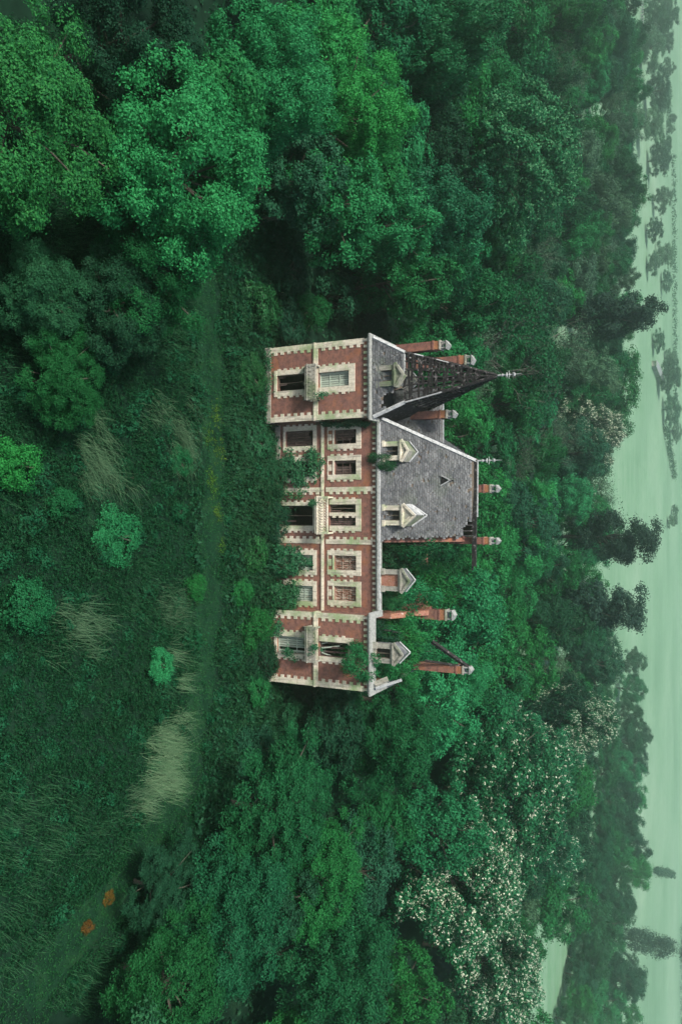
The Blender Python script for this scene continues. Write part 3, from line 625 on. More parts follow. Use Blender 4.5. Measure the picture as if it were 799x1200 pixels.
def broad(name, R, H, base, nl, ns, k, size, spread, blossom=0, shape='round', hier=None, thr=-.15, flat=.85, lobe=(.22, .36), trunk_r=.3, blossom_top=.1):
    zc, hz_ = (base + H) / 2, (H - base) / 2; ctr = np.array([0, 0, zc])
    d = sphere(nl * 3); d = d[d[:, 2] > -.75][:nl]; f = rng.uniform(.48, .9, (len(d), 1)); f[: nl // 6] *= .5
    lc = d * f
    if shape == 'plume': lc[:, :2] *= (1 - .35 * (lc[:, 2:3] + .3).clip(0, 1)); lc[:, 2] *= 1.1
    if shape == 'cone': tt = (lc[:, 2:3] + .8) / 1.6; lc[:, :2] = unit(np.c_[lc[:, :2], np.zeros(len(lc))])[:, :2] * (1 - tt).clip(.05, 1) * rng.uniform(.4, .85, (len(lc), 1))
    if hier:
        nm, rm = hier; d = sphere(nm * 4); d = d[d[:, 2] > -.55]; pick = [0]                    # spread the main boughs evenly
        while len(pick) < min(nm, len(d)): pick.append(int(np.argmin(np.max(d @ d[pick].T, 1) + rng.uniform(0, .25, len(d)))))
        big = d[pick] * rng.uniform(1 - rm * 1.25, 1 - rm * .8, (len(pick), 1)); m = nl // len(pick); sm = sphere(m * len(pick)) * np.array([1, 1, .85])
        lc = np.repeat(big, m, 0) + sm * rm * rng.uniform(.55, 1.0, (len(sm), 1)) * np.repeat(rng.uniform(.75, 1.2, len(pick)), m)[:, None]
    lc = lc * np.array([R, R, hz_]) + ctr; lr = R * rng.uniform(*lobe, len(lc))
    P, Dn = crown_sprigs(lc, lr, ns, ctr, flat, thr)
    crown = leaf_mesh(name + '_crown', leaf_arrays(P, Dn, k, size, spread))
    th = base + (H - base) * .45
    paths = [([(0, 0, -.3), (.1, 0, base * .5), (0, .1, th)], [trunk_r, trunk_r * .75, trunk_r * .4], 8)]
    for c in lc[:: max(1, nl // 14)]: paths.append(limb((0, 0, min(th, max(base * .7, c[2] - R * .5))), c, trunk_r * .4, .03))
    bl = None
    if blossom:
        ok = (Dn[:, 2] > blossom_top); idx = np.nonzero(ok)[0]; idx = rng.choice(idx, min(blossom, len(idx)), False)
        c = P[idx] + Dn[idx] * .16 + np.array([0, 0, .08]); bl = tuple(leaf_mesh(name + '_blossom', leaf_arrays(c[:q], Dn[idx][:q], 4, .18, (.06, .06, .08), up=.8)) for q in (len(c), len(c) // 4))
    PROTO[name] = (R, H, crown, tubes_mesh(name + '_trunk', paths), bl)
broad('near_ash', 5.5, 12, 1.0, 190, 26, 16, .15, .16, lobe=(.09, .17), flat=.75, hier=(17, .36))
broad('near_maple', 5.5, 12, 1.0, 170, 30, 16, .155, .16, lobe=(.10, .18), flat=.75, hier=(14, .42))
broad('near_feather', 5.0, 12, 1.0, 200, 24, 15, .14, (.14, .14, .18), shape='plume', lobe=(.08, .16), hier=(20, .34))
for i in range(4): broad('oak%d' % i, 5, 13, 2, (100, 120, 84, 130)[i], (20, 17, 24, 16)[i], 11, .25, .21, lobe=((.12, .20), (.11, .18), (.14, .23), (.10, .18))[i], flat=.75, hier=((12, .42), (15, .36), (9, .46), (18, .34))[i])
for i in range(3): broad('plume%d' % i, 4.0, 13, 1.5, (96, 120, 80)[i], (19, 16, 23)[i], 11, .21, .19, shape='plume', lobe=((.11, .2), (.1, .18), (.13, .22))[i], hier=((13, .38), (17, .34), (10, .42))[i])
broad('chestnut0', 8.5, 17, 1.5, 300, 24, 10, .25, .2, 11000, lobe=(.07, .125), hier=(19, .36), blossom_top=-.2); broad('chestnut1', 7, 16, 1.5, 220, 26, 10, .25, .2, 9000, lobe=(.09, .15), hier=(14, .42), blossom_top=-.2)
broad('pine', 3.6, 22, 6, 60, 40, 7, .30, .24, lobe=(.22, .36), thr=-.35, trunk_r=.4); broad('cedar', 4.2, 22, 5, 70, 36, 7, .34, (.2, .2, .34), shape='plume', lobe=(.16, .30), thr=-.35)
broad('column', 2.0, 14, .5, 54, 34, 5, .24, .22, lobe=(.34, .5), flat=1.3)
for i in range(3): broad('bush%d' % i, 1.6, 2.2, -.4, (22, 30, 16)[i], 34, 9, (.12, .11, .15)[i], .09, lobe=((.24, .42), (.2, .34), (.3, .45))[i], trunk_r=.05)
def bare(name, R, H, leaves_n, size):
    paths = [([(0, 0, -.3), (.1, .1, H * .35)], [.22, .15], 7)]; tips = []
    def grow(p, d, l, r, depth):
        q = p + d * l; paths.append(limb(p, q, r, r * .55, .05, 3, 4))
        if depth == 0: tips.append(q); tips.append((p + q) / 2); return
        for _ in range(3 if depth > 1 else 4): grow(q, unit(d * .9 + rng.normal(size=3) * .42 + np.array([0, 0, .18])), l * rng.uniform(.62, .85), r * .5, depth - 1)
    for _ in range(6):
        a = rng.uniform(0, 6.28); grow(np.array([.05, .05, H * rng.uniform(.2, .36)]), unit(np.array([math.cos(a) * .55, math.sin(a) * .55, .85])), H * .22, .11, 3)
    T_ = np.array(tips); c = T_[rng.integers(0, len(T_), leaves_n)] + rng.normal(size=(leaves_n, 3)) * .35
    PROTO[name] = (R, H, leaf_mesh(name + '_crown', leaf_arrays(c, sphere(leaves_n), 4, size, .25, wob=.8)), tubes_mesh(name + '_trunk', paths), None)
bare('bare0', 4.5, 13, 700, .22); bare('bare1', 4.5, 13, 1300, .24)

MC = {}
def with_mat(me, mat):                        # one shared mesh per (shape, material)
    k = (me.name_full, mat)
    if k not in MC:
        c = me if not me.materials else me.copy(); c.materials.clear(); c.materials.append(M[mat]); MC[k] = c
    return MC[k]
TREES = []
def tree(proto, X, Y, H, R, mat, name, label, cat='tree', group=None, bark='bark', blossom=None, sink=0):
    R0, H0, crown, trunk, bl = PROTO[proto]
    r = empty(name, (X, Y, G0 - sink), random.uniform(0, 6.28)); r.scale = (R / R0, R / R0, H / H0); tag(r, label, cat, group)
    link('crown', with_mat(crown, mat), None, r); link('trunk', with_mat(trunk, bark), None, r)
    if bl and blossom is not None:
        tag(link('blossom', with_mat(bl[abs(blossom) % 2], 'blossom' if blossom >= 0 else 'tip_highlight'), None, r), kind='stuff')  # a negative value swaps flowers for painted highlight specks on the leaf tips
    TREES.append((X, Y, R)); return r
def ttop(proto, xt, y, H, wpx, mat, name, label, **kw):      # tree whose top shows at image (xt, y), crown wpx across
    X, Y = gz(xt, y, G0 + H); R = wpx / 2 / ppm(X, Y, G0 + H * .6)
    return tree(proto, X, Y, H, R, mat, name, label, **kw)
BT, CH, CF = 'broadleaf_tree', 'chestnut_tree', 'conifer_tree'
# --- big trees left of the lawn (image top)
ttop('near_ash', 100, 120, 9, 270, 'leaf_yellow', BT, 'yellow tipped tree nearest the camera at the lawn edge')
ttop('near_feather', 225, 20, 9, 200, 'leaf_dark', BT, 'dark tree squeezed between the yellow tipped tree and the bright feathery one')
ttop('near_feather', 305, 175, 12, 250, 'leaf_bright', BT, 'large bright feathery tree leaning over the lawn')
ttop('near_ash', 230, 300, 7, 170, 'leaf', BT, 'lower green tree at the foot of the large bright feathery tree')
ttop('near_ash', 105, 440, 4.0, 120, 'leaf_mid', BT, 'low rounded tree furthest out on the near lawn')
ttop('near_feather', 175, 350, 5.5, 150, 'leaf_dark', BT, 'dark low tree at the foot of the large bright feathery tree')
ttop('near_maple', 80, 335, 4.5, 140, 'leaf_dark', BT, 'dark low tree beneath the yellow tipped tree')
ttop('oak1', 650, 20, 14, 110, 'leaf', BT, 'green tree behind the corner chestnut'); ttop('oak3', 655, 75, 14, 110, 'leaf_mid', BT, 'fine leaved tree between the corner chestnut and the largest one')
ttop('oak0', 640, 330, 13, 110, 'leaf_mid', BT, 'green tree behind the pair of chimneys outside the spire')
ttop('near_maple', 400, 75, 13, 190, 'leaf_bright', BT, 'bright teal tree with dense billowing crown beyond the bright feathery tree')
ttop('near_ash', 495, 110, 13, 170, 'leaf_bright', BT, 'tall bright tree beside the dense billowing crown')
ttop('oak1', 455, 230, 11, 130, 'leaf', BT, 'mid green tree standing off the outer side of the spired wing')
ttop('oak3', 410, 200, 9, 130, 'leaf_dark', BT, 'dark low tree before the mid green one')
ttop('oak0', 540, 320, 12, 110, 'leaf', BT, 'leafy tree close behind the tall chimney of the spired wing')
ttop('oak3', 520, 255, 12, 110, 'leaf', BT, 'fine leaved tree before the big flowering chestnut')
ttop('chestnut0', 685, 170, 19, 190, 'leaf_chestnut', CH, 'largest dark chestnut dotted with painted pale highlights on the spire side', blossom=-2)
ttop('chestnut1', 612, 25, 17, 120, 'leaf_chestnut', CH, 'dark chestnut at the picture edge beyond the largest one')
ttop('chestnut1', 590, 245, 15, 130, 'leaf_chestnut', CH, 'chestnut in front of the largest dark one')
ttop('cedar', 789, 362, 24, 62, 'leaf_conifer', CF, 'dark layered conifer rising over the wood on the spire side')
ttop('pine', 786, 630, 24, 64, 'leaf_conifer', CF, 'tall dark conifer behind the cross wall chimney, taller of the pair')
ttop('pine', 770, 712, 23, 64, 'leaf_conifer', CF, 'dark bushy conifer behind the ragged chimney, shorter of the pair')
ttop('chestnut0', 735, 508, 17, 90, 'leaf_grey', CH, 'pale flowering tree behind the main ridge', blossom=0)
ttop('oak2', 755, 440, 17, 110, 'leaf', BT, 'rounded green tree at the foot of the dark layered conifer')
ttop('bare1', 665, 410, 16, 130, 'leaf', BT, 'thinly leaved tree with visible boughs behind the spire', bark='twig')
ttop('oak1', 640, 470, 13, 90, 'leaf', BT, 'green tree just behind the spire finial')
ttop('plume0', 585, 490, 12.5, 80, 'leaf_bright', BT, 'vivid green tree between the spire and the main roof')
ttop('plume2', 600, 570, 11, 70, 'leaf_bright', BT, 'vivid green tree behind the ridge chimney')
ttop('plume1', 603, 615, 11, 70, 'leaf_bright', BT, 'vivid green tree behind the cross wall chimney')
ttop('oak0', 640, 650, 12, 80, 'leaf_bright', BT, 'light green bushy tree behind the protruding ridge beam')
ttop('oak1', 660, 590, 12, 80, 'leaf_bright', BT, 'bright green tree in the middle of the back wood')
ttop('plume1', 655, 695, 8, 40, 'leaf_brown', BT, 'small bronze leaved tree in the middle wood')
ttop('oak2', 690, 690, 12, 60, 'leaf_grey', BT, 'soft grey green tree beside the bronze one')
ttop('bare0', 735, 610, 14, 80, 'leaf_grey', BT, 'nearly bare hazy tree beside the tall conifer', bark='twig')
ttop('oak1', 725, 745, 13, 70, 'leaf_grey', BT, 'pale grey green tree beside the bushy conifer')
ttop('oak1', 620, 735, 12, 90, 'leaf', BT, 'green tree behind the tall ragged chimney')
ttop('oak0', 660, 780, 13, 100, 'leaf', BT, 'broad green tree behind the roofless wing')
ttop('near_maple', 585, 800, 12.5, 90, 'leaf_bright', BT, 'bright tree beside the lichened chimney')
ttop('oak2', 700, 830, 16, 80, 'leaf_dark', BT, 'dark tree beyond the flowering chestnuts')
# --- trees growing in the roofless rooms
for x, y, Yt, H, wp_, m_, lb in ((476, 632, 4.2, 10, 40, 'leaf', 'low sapling in front of the torn roof end, beside the pale gabled dormer'), (535, 640, 5.0, 12.3, 62, 'leaf', 'slender tree growing inside the house beside the torn roof end'), (500, 632, 4.7, 10.6, 58, 'leaf', 'young tree inside the house in front of the torn roof end'), (520, 692, 5.0, 12.0, 50, 'leaf_bright', 'bright young tree growing behind the blocked dormer'),
                                (482, 655, 4.2, 9.7, 44, 'leaf_dark', 'dark sapling between the two pale dormers'), (525, 740, 5.8, 12.0, 40, 'leaf_bright', 'young tree beside the ragged chimney in the roofless wing'), (505, 760, 4.5, 11.0, 50, 'leaf', 'sapling filling the roofless wing behind its dormer'),
                                (498, 790, 3.5, 10.5, 44, 'leaf', 'leaning sapling at the outer corner of the roofless wing'), (555, 690, 8, 13.2, 70, 'leaf', 'tree inside the rear of the collapsed range'), (515, 655, 6, 11, 60, 'leaf', 'tree inside the house close to the cross wall'), (490, 700, 4.3, 10, 40, 'leaf_bright', 'bright sapling directly behind the blocked dormer'), (530, 775, 7.6, 12, 50, 'leaf', 'tree inside the rear of the roofless wing'), (480, 745, 3.0, 10, 34, 'leaf_dark', 'dark sapling beside the free standing dormer')):
    X, Z = wy(x, y, Yt); tree(random.choice(('plume0', 'plume1', 'plume2')), X, Yt, Z - G0, wp_ * 1.3 / 2 / ppm(X, Yt, Z - 2), m_, 'young_tree', lb)
# --- right hand mass (image bottom)
for a in (('near_maple', 520, 880, 12, 150, 'leaf', 'rounded green tree next to the roofless wing'), ('oak1', 610, 850, 13, 120, 'leaf', 'green tree behind the one beside the roofless wing'),
          ('oak3', 430, 860, 7, 110, 'leaf_dark', 'low dark tree in the shade by the roofless wing'), ('near_ash', 380, 960, 8, 190, 'leaf_mid', 'green tree bordering the lawn past the roofless wing'),
          ('near_maple', 330, 1090, 8.5, 190, 'leaf_mid', 'rounded tree at the lawn corner past the track bend'), ('near_ash', 430, 1040, 9.5, 150, 'leaf', 'tall green tree in front of the whitest chestnut'),
          ('near_maple', 470, 1160, 12, 180, 'leaf_mid', 'bushy tree at the picture edge before the white chestnuts'), ('near_feather', 250, 1170, 7, 190, 'leaf_mid', 'feathery tree at the picture edge closest to the track bend'),
          ('near_ash', 225, 1050, 4.5, 120, 'leaf_dark', 'low bushy tree beside the track bend'), ('oak0', 530, 1175, 11, 100, 'leaf', 'green tree in front of the flowering chestnut at the meadow edge')):
    ttop(*a[:6], BT, a[6])
ttop('chestnut0', 670, 950, 18, 215, 'leaf_chestnut', CH, 'wide chestnut with sparse white candles, in the wood past the roofless wing', blossom=1)
ttop('chestnut1', 690, 900, 18, 120, 'leaf_chestnut', CH, 'dark chestnut dotted white beyond the middle one', blossom=1)
ttop('chestnut0', 728, 850, 19, 90, 'leaf_chestnut', CH, 'farthest flowering chestnut past the roofless wing', blossom=0)
ttop('chestnut0', 612, 1040, 15, 185, 'leaf_chestnut', CH, 'chestnut thick with white candles', blossom=0)
ttop('chestnut1', 645, 1145, 15, 150, 'leaf_chestnut', CH, 'white flowering chestnut at the edge of the green meadow', blossom=0)
ttop('chestnut1', 690, 1000, 15, 90, 'leaf_chestnut', CH, 'round chestnut with white top beside the meadow', blossom=1)
for x, y in ((704, 862), (700, 905), (697, 950), (690, 1000), (684, 1035), (708, 830)): ttop('oak%d' % (x % 4), x, y, 12, 62, 'leaf_dark', BT, 'dark green tree closing the wood against the hazy tree belt', group='dark trees closing the wood against the hazy tree belt')
# --- filler wood
def edge_far(X):                              # far edge of the wood, by X
    return np.interp(X, [-120, -70, -40, -20, 0, 20, 35, 50, 70, 90], [165, 150, 130, 108, 98, 98, 98, 72, 46, 36])
frng = np.random.default_rng(11)
def fill_wood():
    n = 0; tries = 0; spots = []
    while n < 235 and tries < 30000:
        tries += 1; Y = frng.uniform(-26, 150); X = frng.uniform(-115, 95)
        if Y > edge_far(X): continue
        if abs(X) > (Y + 58) * .72 + 6: continue
        if -15.5 < X < 16 and Y < 17: continue
        if Y < 14 and ((X > -15 - max(0, -Y) * .35 if X < 0 else X < 15 + max(0, -Y) * .15)): continue
        if X > 0 and Y < 2 and X < 24: continue
        if X < 0 and -12 < Y < 13 and X > -25: continue
        if any((X - a) ** 2 + (Y - b) ** 2 < (r * .6 + 1.5) ** 2 for a, b, r in TREES): continue
        d = math.hypot(X, Y - CAMY); R = frng.uniform(3.6, 5.6); H = frng.uniform(9, 14.5) if Y > 14 else frng.uniform(7, 11)
        if Y > 60: H += 2
        k = frng.random(); front = Y < 25
        pr, mt, nm, lb = (('plume%d' % frng.integers(3), 'leaf', BT, 'slender mid green tree') if k < .22 else ('oak%d' % frng.integers(4), 'leaf_dark', BT, 'dark green leafy tree') if k < .42 else ('oak%d' % frng.integers(4), 'leaf', BT, 'mid green leafy tree') if k < .74
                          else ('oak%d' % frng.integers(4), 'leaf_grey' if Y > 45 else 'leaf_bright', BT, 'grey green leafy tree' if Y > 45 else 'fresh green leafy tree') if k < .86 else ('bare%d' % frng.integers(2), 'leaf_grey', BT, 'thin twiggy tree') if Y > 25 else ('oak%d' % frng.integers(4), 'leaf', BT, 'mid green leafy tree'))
        where = 'in the wood on the spire side of the mansion' if X < -16 and Y < 60 else 'in the wood on the roofless side of the mansion' if X > 17 and Y < 60 else 'in the wood close behind the mansion' if Y < 50 else 'along the hazy far side of the wood'
        tree(pr, X, Y, H, R, mt, nm, lb + ' ' + where, group=lb + 's ' + where, bark='twig' if pr.startswith('bare') else 'bark'); n += 1
fill_wood()
# --- hazy belt and trees in the far meadows
def far_tree(xb, y, hpx, wpx, mat, label, proto='oak0', group=None, bark='bark', name=BT):
    X, Y = gz(xb, y); s_ = ppm(X, Y, 0); H = hpx / s_ * 1.4; tree(proto, X, Y, H, wpx / 2 / s_, mat, name, label, group=group, bark=bark, sink=H * .25)
BELT = [(668, 1165, 60, 60), (690, 1140, 62, 56), (664, 1120, 50, 50), (700, 1195, 55, 60), (672, 1075, 60, 60), (690, 1050, 50, 50), (705, 1015, 56, 50), (712, 990, 48, 50), (700, 960, 50, 50), (716, 930, 40, 50), (722, 890, 36, 45), (728, 860, 34, 40), (690, 1090, 40, 50), (715, 1060, 30, 40), (650, 1192, 44, 50), (656, 1168, 40, 44), (661, 1140, 40, 44), (667, 1108, 40, 46), (675, 1082, 42, 46), (682, 1052, 46, 46), (688, 1022, 46, 46), (694, 990, 46, 46), (700, 960, 46, 46), (704, 930, 44, 46), (708, 898, 44, 46), (712, 868, 40, 44), (716, 836, 36, 40), (722, 806, 34, 40), (726, 776, 30, 40)]
for i, (x, y, h, w_) in enumerate(BELT):
    far_tree(x, y, h, w_, 'leaf_dark' if i % 3 else 'leaf', 'dark hazy tree in the belt past the flowering chestnuts', 'oak%d' % (i % 4), 'trees in the belt past the flowering chestnuts')
far_tree(725, 1098, 78, 26, 'leaf_conifer', 'dark columnar conifer standing alone out in the meadow', 'column', name=CF)
far_tree(712, 1140, 44, 50, 'leaf_dark', 'round dark tree beside the columnar conifer', 'oak2')
for i, (x, y) in enumerate(((690, 815), (692, 845), (691, 875), (690, 905), (688, 935), (686, 965), (683, 995), (679, 1022))): far_tree(x, y, 34, 44, 'leaf_mid', 'dark hazy tree in the belt past the flowering chestnuts', 'oak%d' % (i % 4), 'trees in the belt past the flowering chestnuts')
LONE = [(772, 82, 18, 22), (770, 20, 24, 40), (768, 50, 20, 30), (782, 140, 10, 12), (780, 152, 10, 12), (770, 172, 16, 26), (764, 120, 20, 30), (758, 190, 26, 40), (764, 235, 22, 34), (756, 270, 20, 30), (768, 300, 20, 36), (774, 330, 12, 30), (757, 310, 16, 30), (770, 440, 26, 46), (778, 420, 14, 26), (776, 480, 20, 40), (784, 505, 14, 34), (764, 400, 14, 30), (781, 610, 12, 20), (786, 598, 8, 14), (748, 60, 30, 50), (754, 110, 30, 50), (746, 150, 30, 46), (752, 30, 30, 46), (760, 5, 26, 40)]
for i, (x, y, h, w_) in enumerate(LONE):
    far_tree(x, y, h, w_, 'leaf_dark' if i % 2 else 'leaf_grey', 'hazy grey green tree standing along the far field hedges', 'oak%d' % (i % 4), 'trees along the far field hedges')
def hedge(pts, ht, wd, label, dens=16):
    P = []
    for (xa, ya), (xb, yb) in zip(pts[:-1], pts[1:]):
        A, B = np.array(gz(xa, ya)), np.array(gz(xb, yb)); l = np.linalg.norm(B - A); n = int(l * dens); t = rng.random(n)[:, None]; c = A + (B - A) * t
        z = rng.random(n) ** .6 * ht * (.75 + .5 * np.abs(np.sin(t[:, 0] * l * .35)))
        P.append(np.c_[c + rng.normal(size=(n, 2)) * wd * .35, G0 + z])
    P = np.concatenate(P); o = link('hedge', leaf_mesh('hedge', leaf_arrays(P, sphere(len(P)), 3, .7, .35)), M['leaf_dark']); tag(o, label, 'hedge')
hedge([(796, 1085), (796, 1200)], 2.5, 3, 'dark field hedge beyond the columnar conifer', 10)
hedge([(764, 1020), (786, 1024)], 1.6, 2, 'short broken hedge crossing the meadow past the chestnuts', 10)
hedge([(751, -20), (751, 70)], 2.0, 2, 'low hedge along the wood edge behind the spire side', 10)
hedge([(781, 100), (779, 200)], 1.6, 3, 'thin hedge across the field behind the spire side', 10)
hedge([(786, 180), (788, 480)], 1.8, 3, 'long hedge across the farthest field behind the main ridge', 8)
hedge([(776, 500), (787, 560)], 2.0, 3, 'slanting hedge at the far field corner', 10)
(ax, ay), (bx, by) = gz(763, 426), gz(772, 448); shed = tag(empty('shed', (ax, ay, G0)), 'long low shed with a white roof in the hazy far field', 'shed')
MB().bar((ax, ay, G0 + .9), (bx, by, G0 + .9), 2.2, 1.8).build('wall', 'stone_old', shed)
dv = Vector((bx - ax, by - ay, 0)); nv = Vector((-dv.y, dv.x, 0)).normalized() * 1.4; p0 = Vector((ax, ay, G0 + 1.8)) - dv * .02
MB().prism([p0 - nv, p0 + nv, p0 + Vector((0, 0, .9))], dv * 1.04).build('roof', 'lead', shed)
def fence(xa, ya, xb, yb, n, label):
    A, B = gz(xa, ya), gz(xb, yb); r = empty('fence', (*A, G0)); tag(r, label, 'fence')
    pm = MB().box(-.1, .1, -.1, .1, 0, 1.3).mesh('post')
    for i in range(n): link('post', pm, M['lead'], r, ((B[0] - A[0]) * i / (n - 1), (B[1] - A[1]) * i / (n - 1), 0))
    MB().bar((*A, G0 + 1.1), (*B, G0 + 1.1), .08).bar((*A, G0 + .6), (*B, G0 + .6), .08).build('rail', 'lead', r)
fence(749, 0, 750, 60, 18, 'pale rail fence between the wood and the field on the spire side')
fence(795, 1112, 795, 1190, 14, 'pale fence along the road beyond the columnar conifer')

# each filler tree is told apart by the landmark it stands beside
MARKS = [('dark layered conifer', 'the dark layered conifer'), ('tall dark conifer', 'the taller conifer of the pair'), ('dark bushy conifer', 'the shorter conifer of the pair'), ('pale flowering tree', 'the pale flowering tree'), ('largest dark chestnut', 'the budded chestnut'), ('dark chestnut at the picture', 'the edge chestnut'),
         ('wide chestnut', 'the wide sparse chestnut'), ('farthest flowering', 'the farthest chestnut'), ('chestnut thick', 'the white candled chestnut'), ('white flowering chestnut', 'the meadow edge chestnut'), ('small bronze', 'the small bronze tree'), ('thinly leaved', 'the thinly leaved boughs'), ('green tree just behind', 'the spire finial'),
         ('soft grey green', 'the soft grey green tree'), ('broad green tree', 'the back of the roofless wing'), ('dark columnar', 'the columnar conifer'), ('nearly bare', 'the nearly bare hazy tree'), ('bright teal', 'the billowing teal tree'), ('long low shed', 'the white roofed shed'), ('round dark tree', 'the round tree by the columnar conifer'), ('large bright feathery', 'the bright feathery tree')]
roots = [o for o in SC.objects if o.parent is None and o.get('label')]
marks = [(o.location.x, o.location.y, ph) for st_, ph in MARKS for o in roots if o['label'].startswith(st_)]
for o in roots:
    if o.get('category') == 'tree' and o.get('group'):
        near = sorted(marks, key=lambda m: (m[0] - o.location.x) ** 2 + (m[1] - o.location.y) ** 2)[0]; dx, dy = o.location.x - near[0], o.location.y - near[1]; dist = math.hypot(dx, dy)
        rel = ('beyond ' if dy > 0 else 'before ') if abs(dy) > abs(dx) else ('on the spire side of ' if dx < 0 else 'on the roofless side of ')
        base = o['label'].split(' in the wood')[0].split(' along the hazy')[0].split(' in the belt')[0].split(' standing along')[0].split(' closing')[0]
        o['group'] = base.replace('tree', 'trees') + ' of the wood and fields'; o['label'] = base + ' ' + ('close ' if dist < 9 else 'well ' if dist > 30 and rel.startswith('be') else '') + rel + near[2]
# ------------------------------------------------------------------ undergrowth of the lawn
def undergrowth(n, xr, yr, keep, zfun, k, size, mat, name, label, up=.6):
    x = rng.uniform(*xr, n); y = rng.uniform(*yr, n); ok = keep(x, y); x, y = x[ok], y[ok]; h = zfun(x, y)
    z = G0 + rng.random(len(x)) ** .6 * h
    o = link(name, leaf_mesh(name, leaf_arrays(np.c_[x, y, z], np.tile([0, 0, .6], (len(x), 1)), k, size, .10, up=up, wob=.55)), M[mat]); return tag(o, label, None, None, 'stuff')
inhouse = lambda x, y: ((x > -13.3) & (x < 13.7) & (y > -.2) & (y < 13)) & ~((x > -7.1) & (x < 7.7) & (y < 1.35))
def hz_(x, y): return (.35 + .30 * np.clip(sines(x, y), -.8, 1.6)) + .25 * np.clip(sines(x * 2.3 + 5, y * 2.1), 0, 2)
open_ = lambda x, y: ~inhouse(x, y) & (track_dist(x, y) > 1.5 + .5 * np.sin(x * 1.1)) & (np.abs(x) < (y + 56) * .72 + 3)
def clumps(n, xr, yr, keep, mat, name, label, rr, hh, per, k, size):
    x = rng.uniform(*xr, n); y = rng.uniform(*yr, n); ok = keep(x, y); x, y = x[ok], y[ok]; tone = np.clip(.55 + .4 * sines(x, y) + .25 * sines(x * 2.3 + 4, y * 2.1), .15, 1.5)
    P, Dn = [], []
    for a, b_, t in zip(x, y, tone):
        r = rng.uniform(*rr) * (.7 + .4 * t); h = rng.uniform(*hh) * t; d = sphere(per); d[:, 2] = np.abs(d[:, 2]); f = rng.uniform(.6, 1.1, (per, 1))
        P.append(np.array([a, b_, G0]) + d * f * np.array([r, r, h])); Dn.append(d)
    P, Dn = np.concatenate(P), np.concatenate(Dn)
    return tag(link(name, leaf_mesh(name, leaf_arrays(P, Dn, k, size, .07, wob=.45)), M[mat]), label, None, None, 'stuff')
clumps(5200, (-30, 36), (-32, 4), open_, 'weed', 'undergrowth', 'dense nettles and brambles in vignette-darkened green covering the old lawn', (.3, .75), (.3, .95), 24, 5, .115)
undergrowth(60000, (-30, 36), (-32, 4), open_, lambda x, y: .22 + 0 * x, 4, .13, 'weed', 'undergrowth', 'low vignette-darkened weeds between the nettle clumps of the old lawn')
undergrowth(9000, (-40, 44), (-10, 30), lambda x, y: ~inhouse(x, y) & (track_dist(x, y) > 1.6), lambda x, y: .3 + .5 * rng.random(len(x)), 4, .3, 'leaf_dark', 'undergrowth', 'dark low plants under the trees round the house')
band = lambda x, y: ~inhouse(x, y) & (y > -5.2 + .7 * np.sin(x * .8)) & (x > -17) & (x < 17)
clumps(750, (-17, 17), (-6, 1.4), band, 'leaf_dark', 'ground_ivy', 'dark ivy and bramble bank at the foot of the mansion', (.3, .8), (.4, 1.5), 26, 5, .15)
undergrowth(60000, (-24, 30), (-32, 4), lambda x, y: track_dist(x, y) < 2.3, lambda x, y: .06 + .16 * rng.random(len(x)), 4, .10, 'track', 'track_grass', 'short trodden grass on the track')
def long_grass(n, xr, yr, keep, ln, mat, name, label):
    x = rng.uniform(*xr, n); y = rng.uniform(*yr, n); ok = keep(x, y) & (sines(x * .9 + 3, y * .8 + 1) + rng.normal(0, .35, n) > .15); x, y = x[ok], y[ok]; n = len(x)
    a = sines(x * .4, y * .5) * 1.5 + rng.normal(0, .6, n); l = ln * rng.uniform(.5, 1.25, n); d = np.c_[np.cos(a), np.sin(a), 0 * a] * rng.uniform(.2, .7, (n, 1)); wd = np.c_[-np.sin(a), np.cos(a), 0 * a] * .011
    V = []
    P0 = np.c_[x, y, np.full(n, G0)]
    pt = lambda t: P0 + d * (l * t * t)[:, None] + np.c_[0 * l, 0 * l, l * (t - .35 * t * t)]
    for ta, tb in ((0, .4), (.4, .72), (.72, 1)):
        V.append(np.stack([pt(ta) - wd * (1.15 - ta), pt(ta) + wd * (1.15 - ta), pt(tb) + wd * (1.15 - tb), pt(tb) - wd * (1.15 - tb)], 1).reshape(-1, 3))
    return tag(link(name, leaf_mesh(name, np.concatenate(V)), M[mat]), label, None, None, 'stuff')
M['grass_mid'] = leaf_mat('grass_blade_green', (.012, .060, .030), (.05, .15, .075), .2, .1)
long_grass(46000, (-26, 32), (-30, 1), open_, 1.05, 'grass_mid', 'long_grass', 'tangled long green grass growing through the nettles')
clumps(420, (-28, 34), (-31, 1), open_, 'leaf_mid', 'bramble_scrub', 'scattered lighter bramble mounds on the old lawn', (.35, .9), (.5, 1.3), 42, 6, .13)
# yellow moss patches on the track
for i, (x, y, r) in enumerate(((252, 488, .5), (243, 512, .3), (256, 530, .5), (246, 560, .35), (254, 600, .4), (258, 640, .3), (250, 575, .3))):
    X, Y = gz(x, y); n = int(150 * r); c = np.c_[rng.normal(X, r * 1.1, n), rng.normal(Y, r * .8, n), np.full(n, G0 + .1)]
    tag(link('moss_patch', leaf_mesh('moss_patch', leaf_arrays(c, np.tile([0, 0, 1.], (n, 1)), 3, .09, .06)), M['moss']), None, None, None, 'stuff')
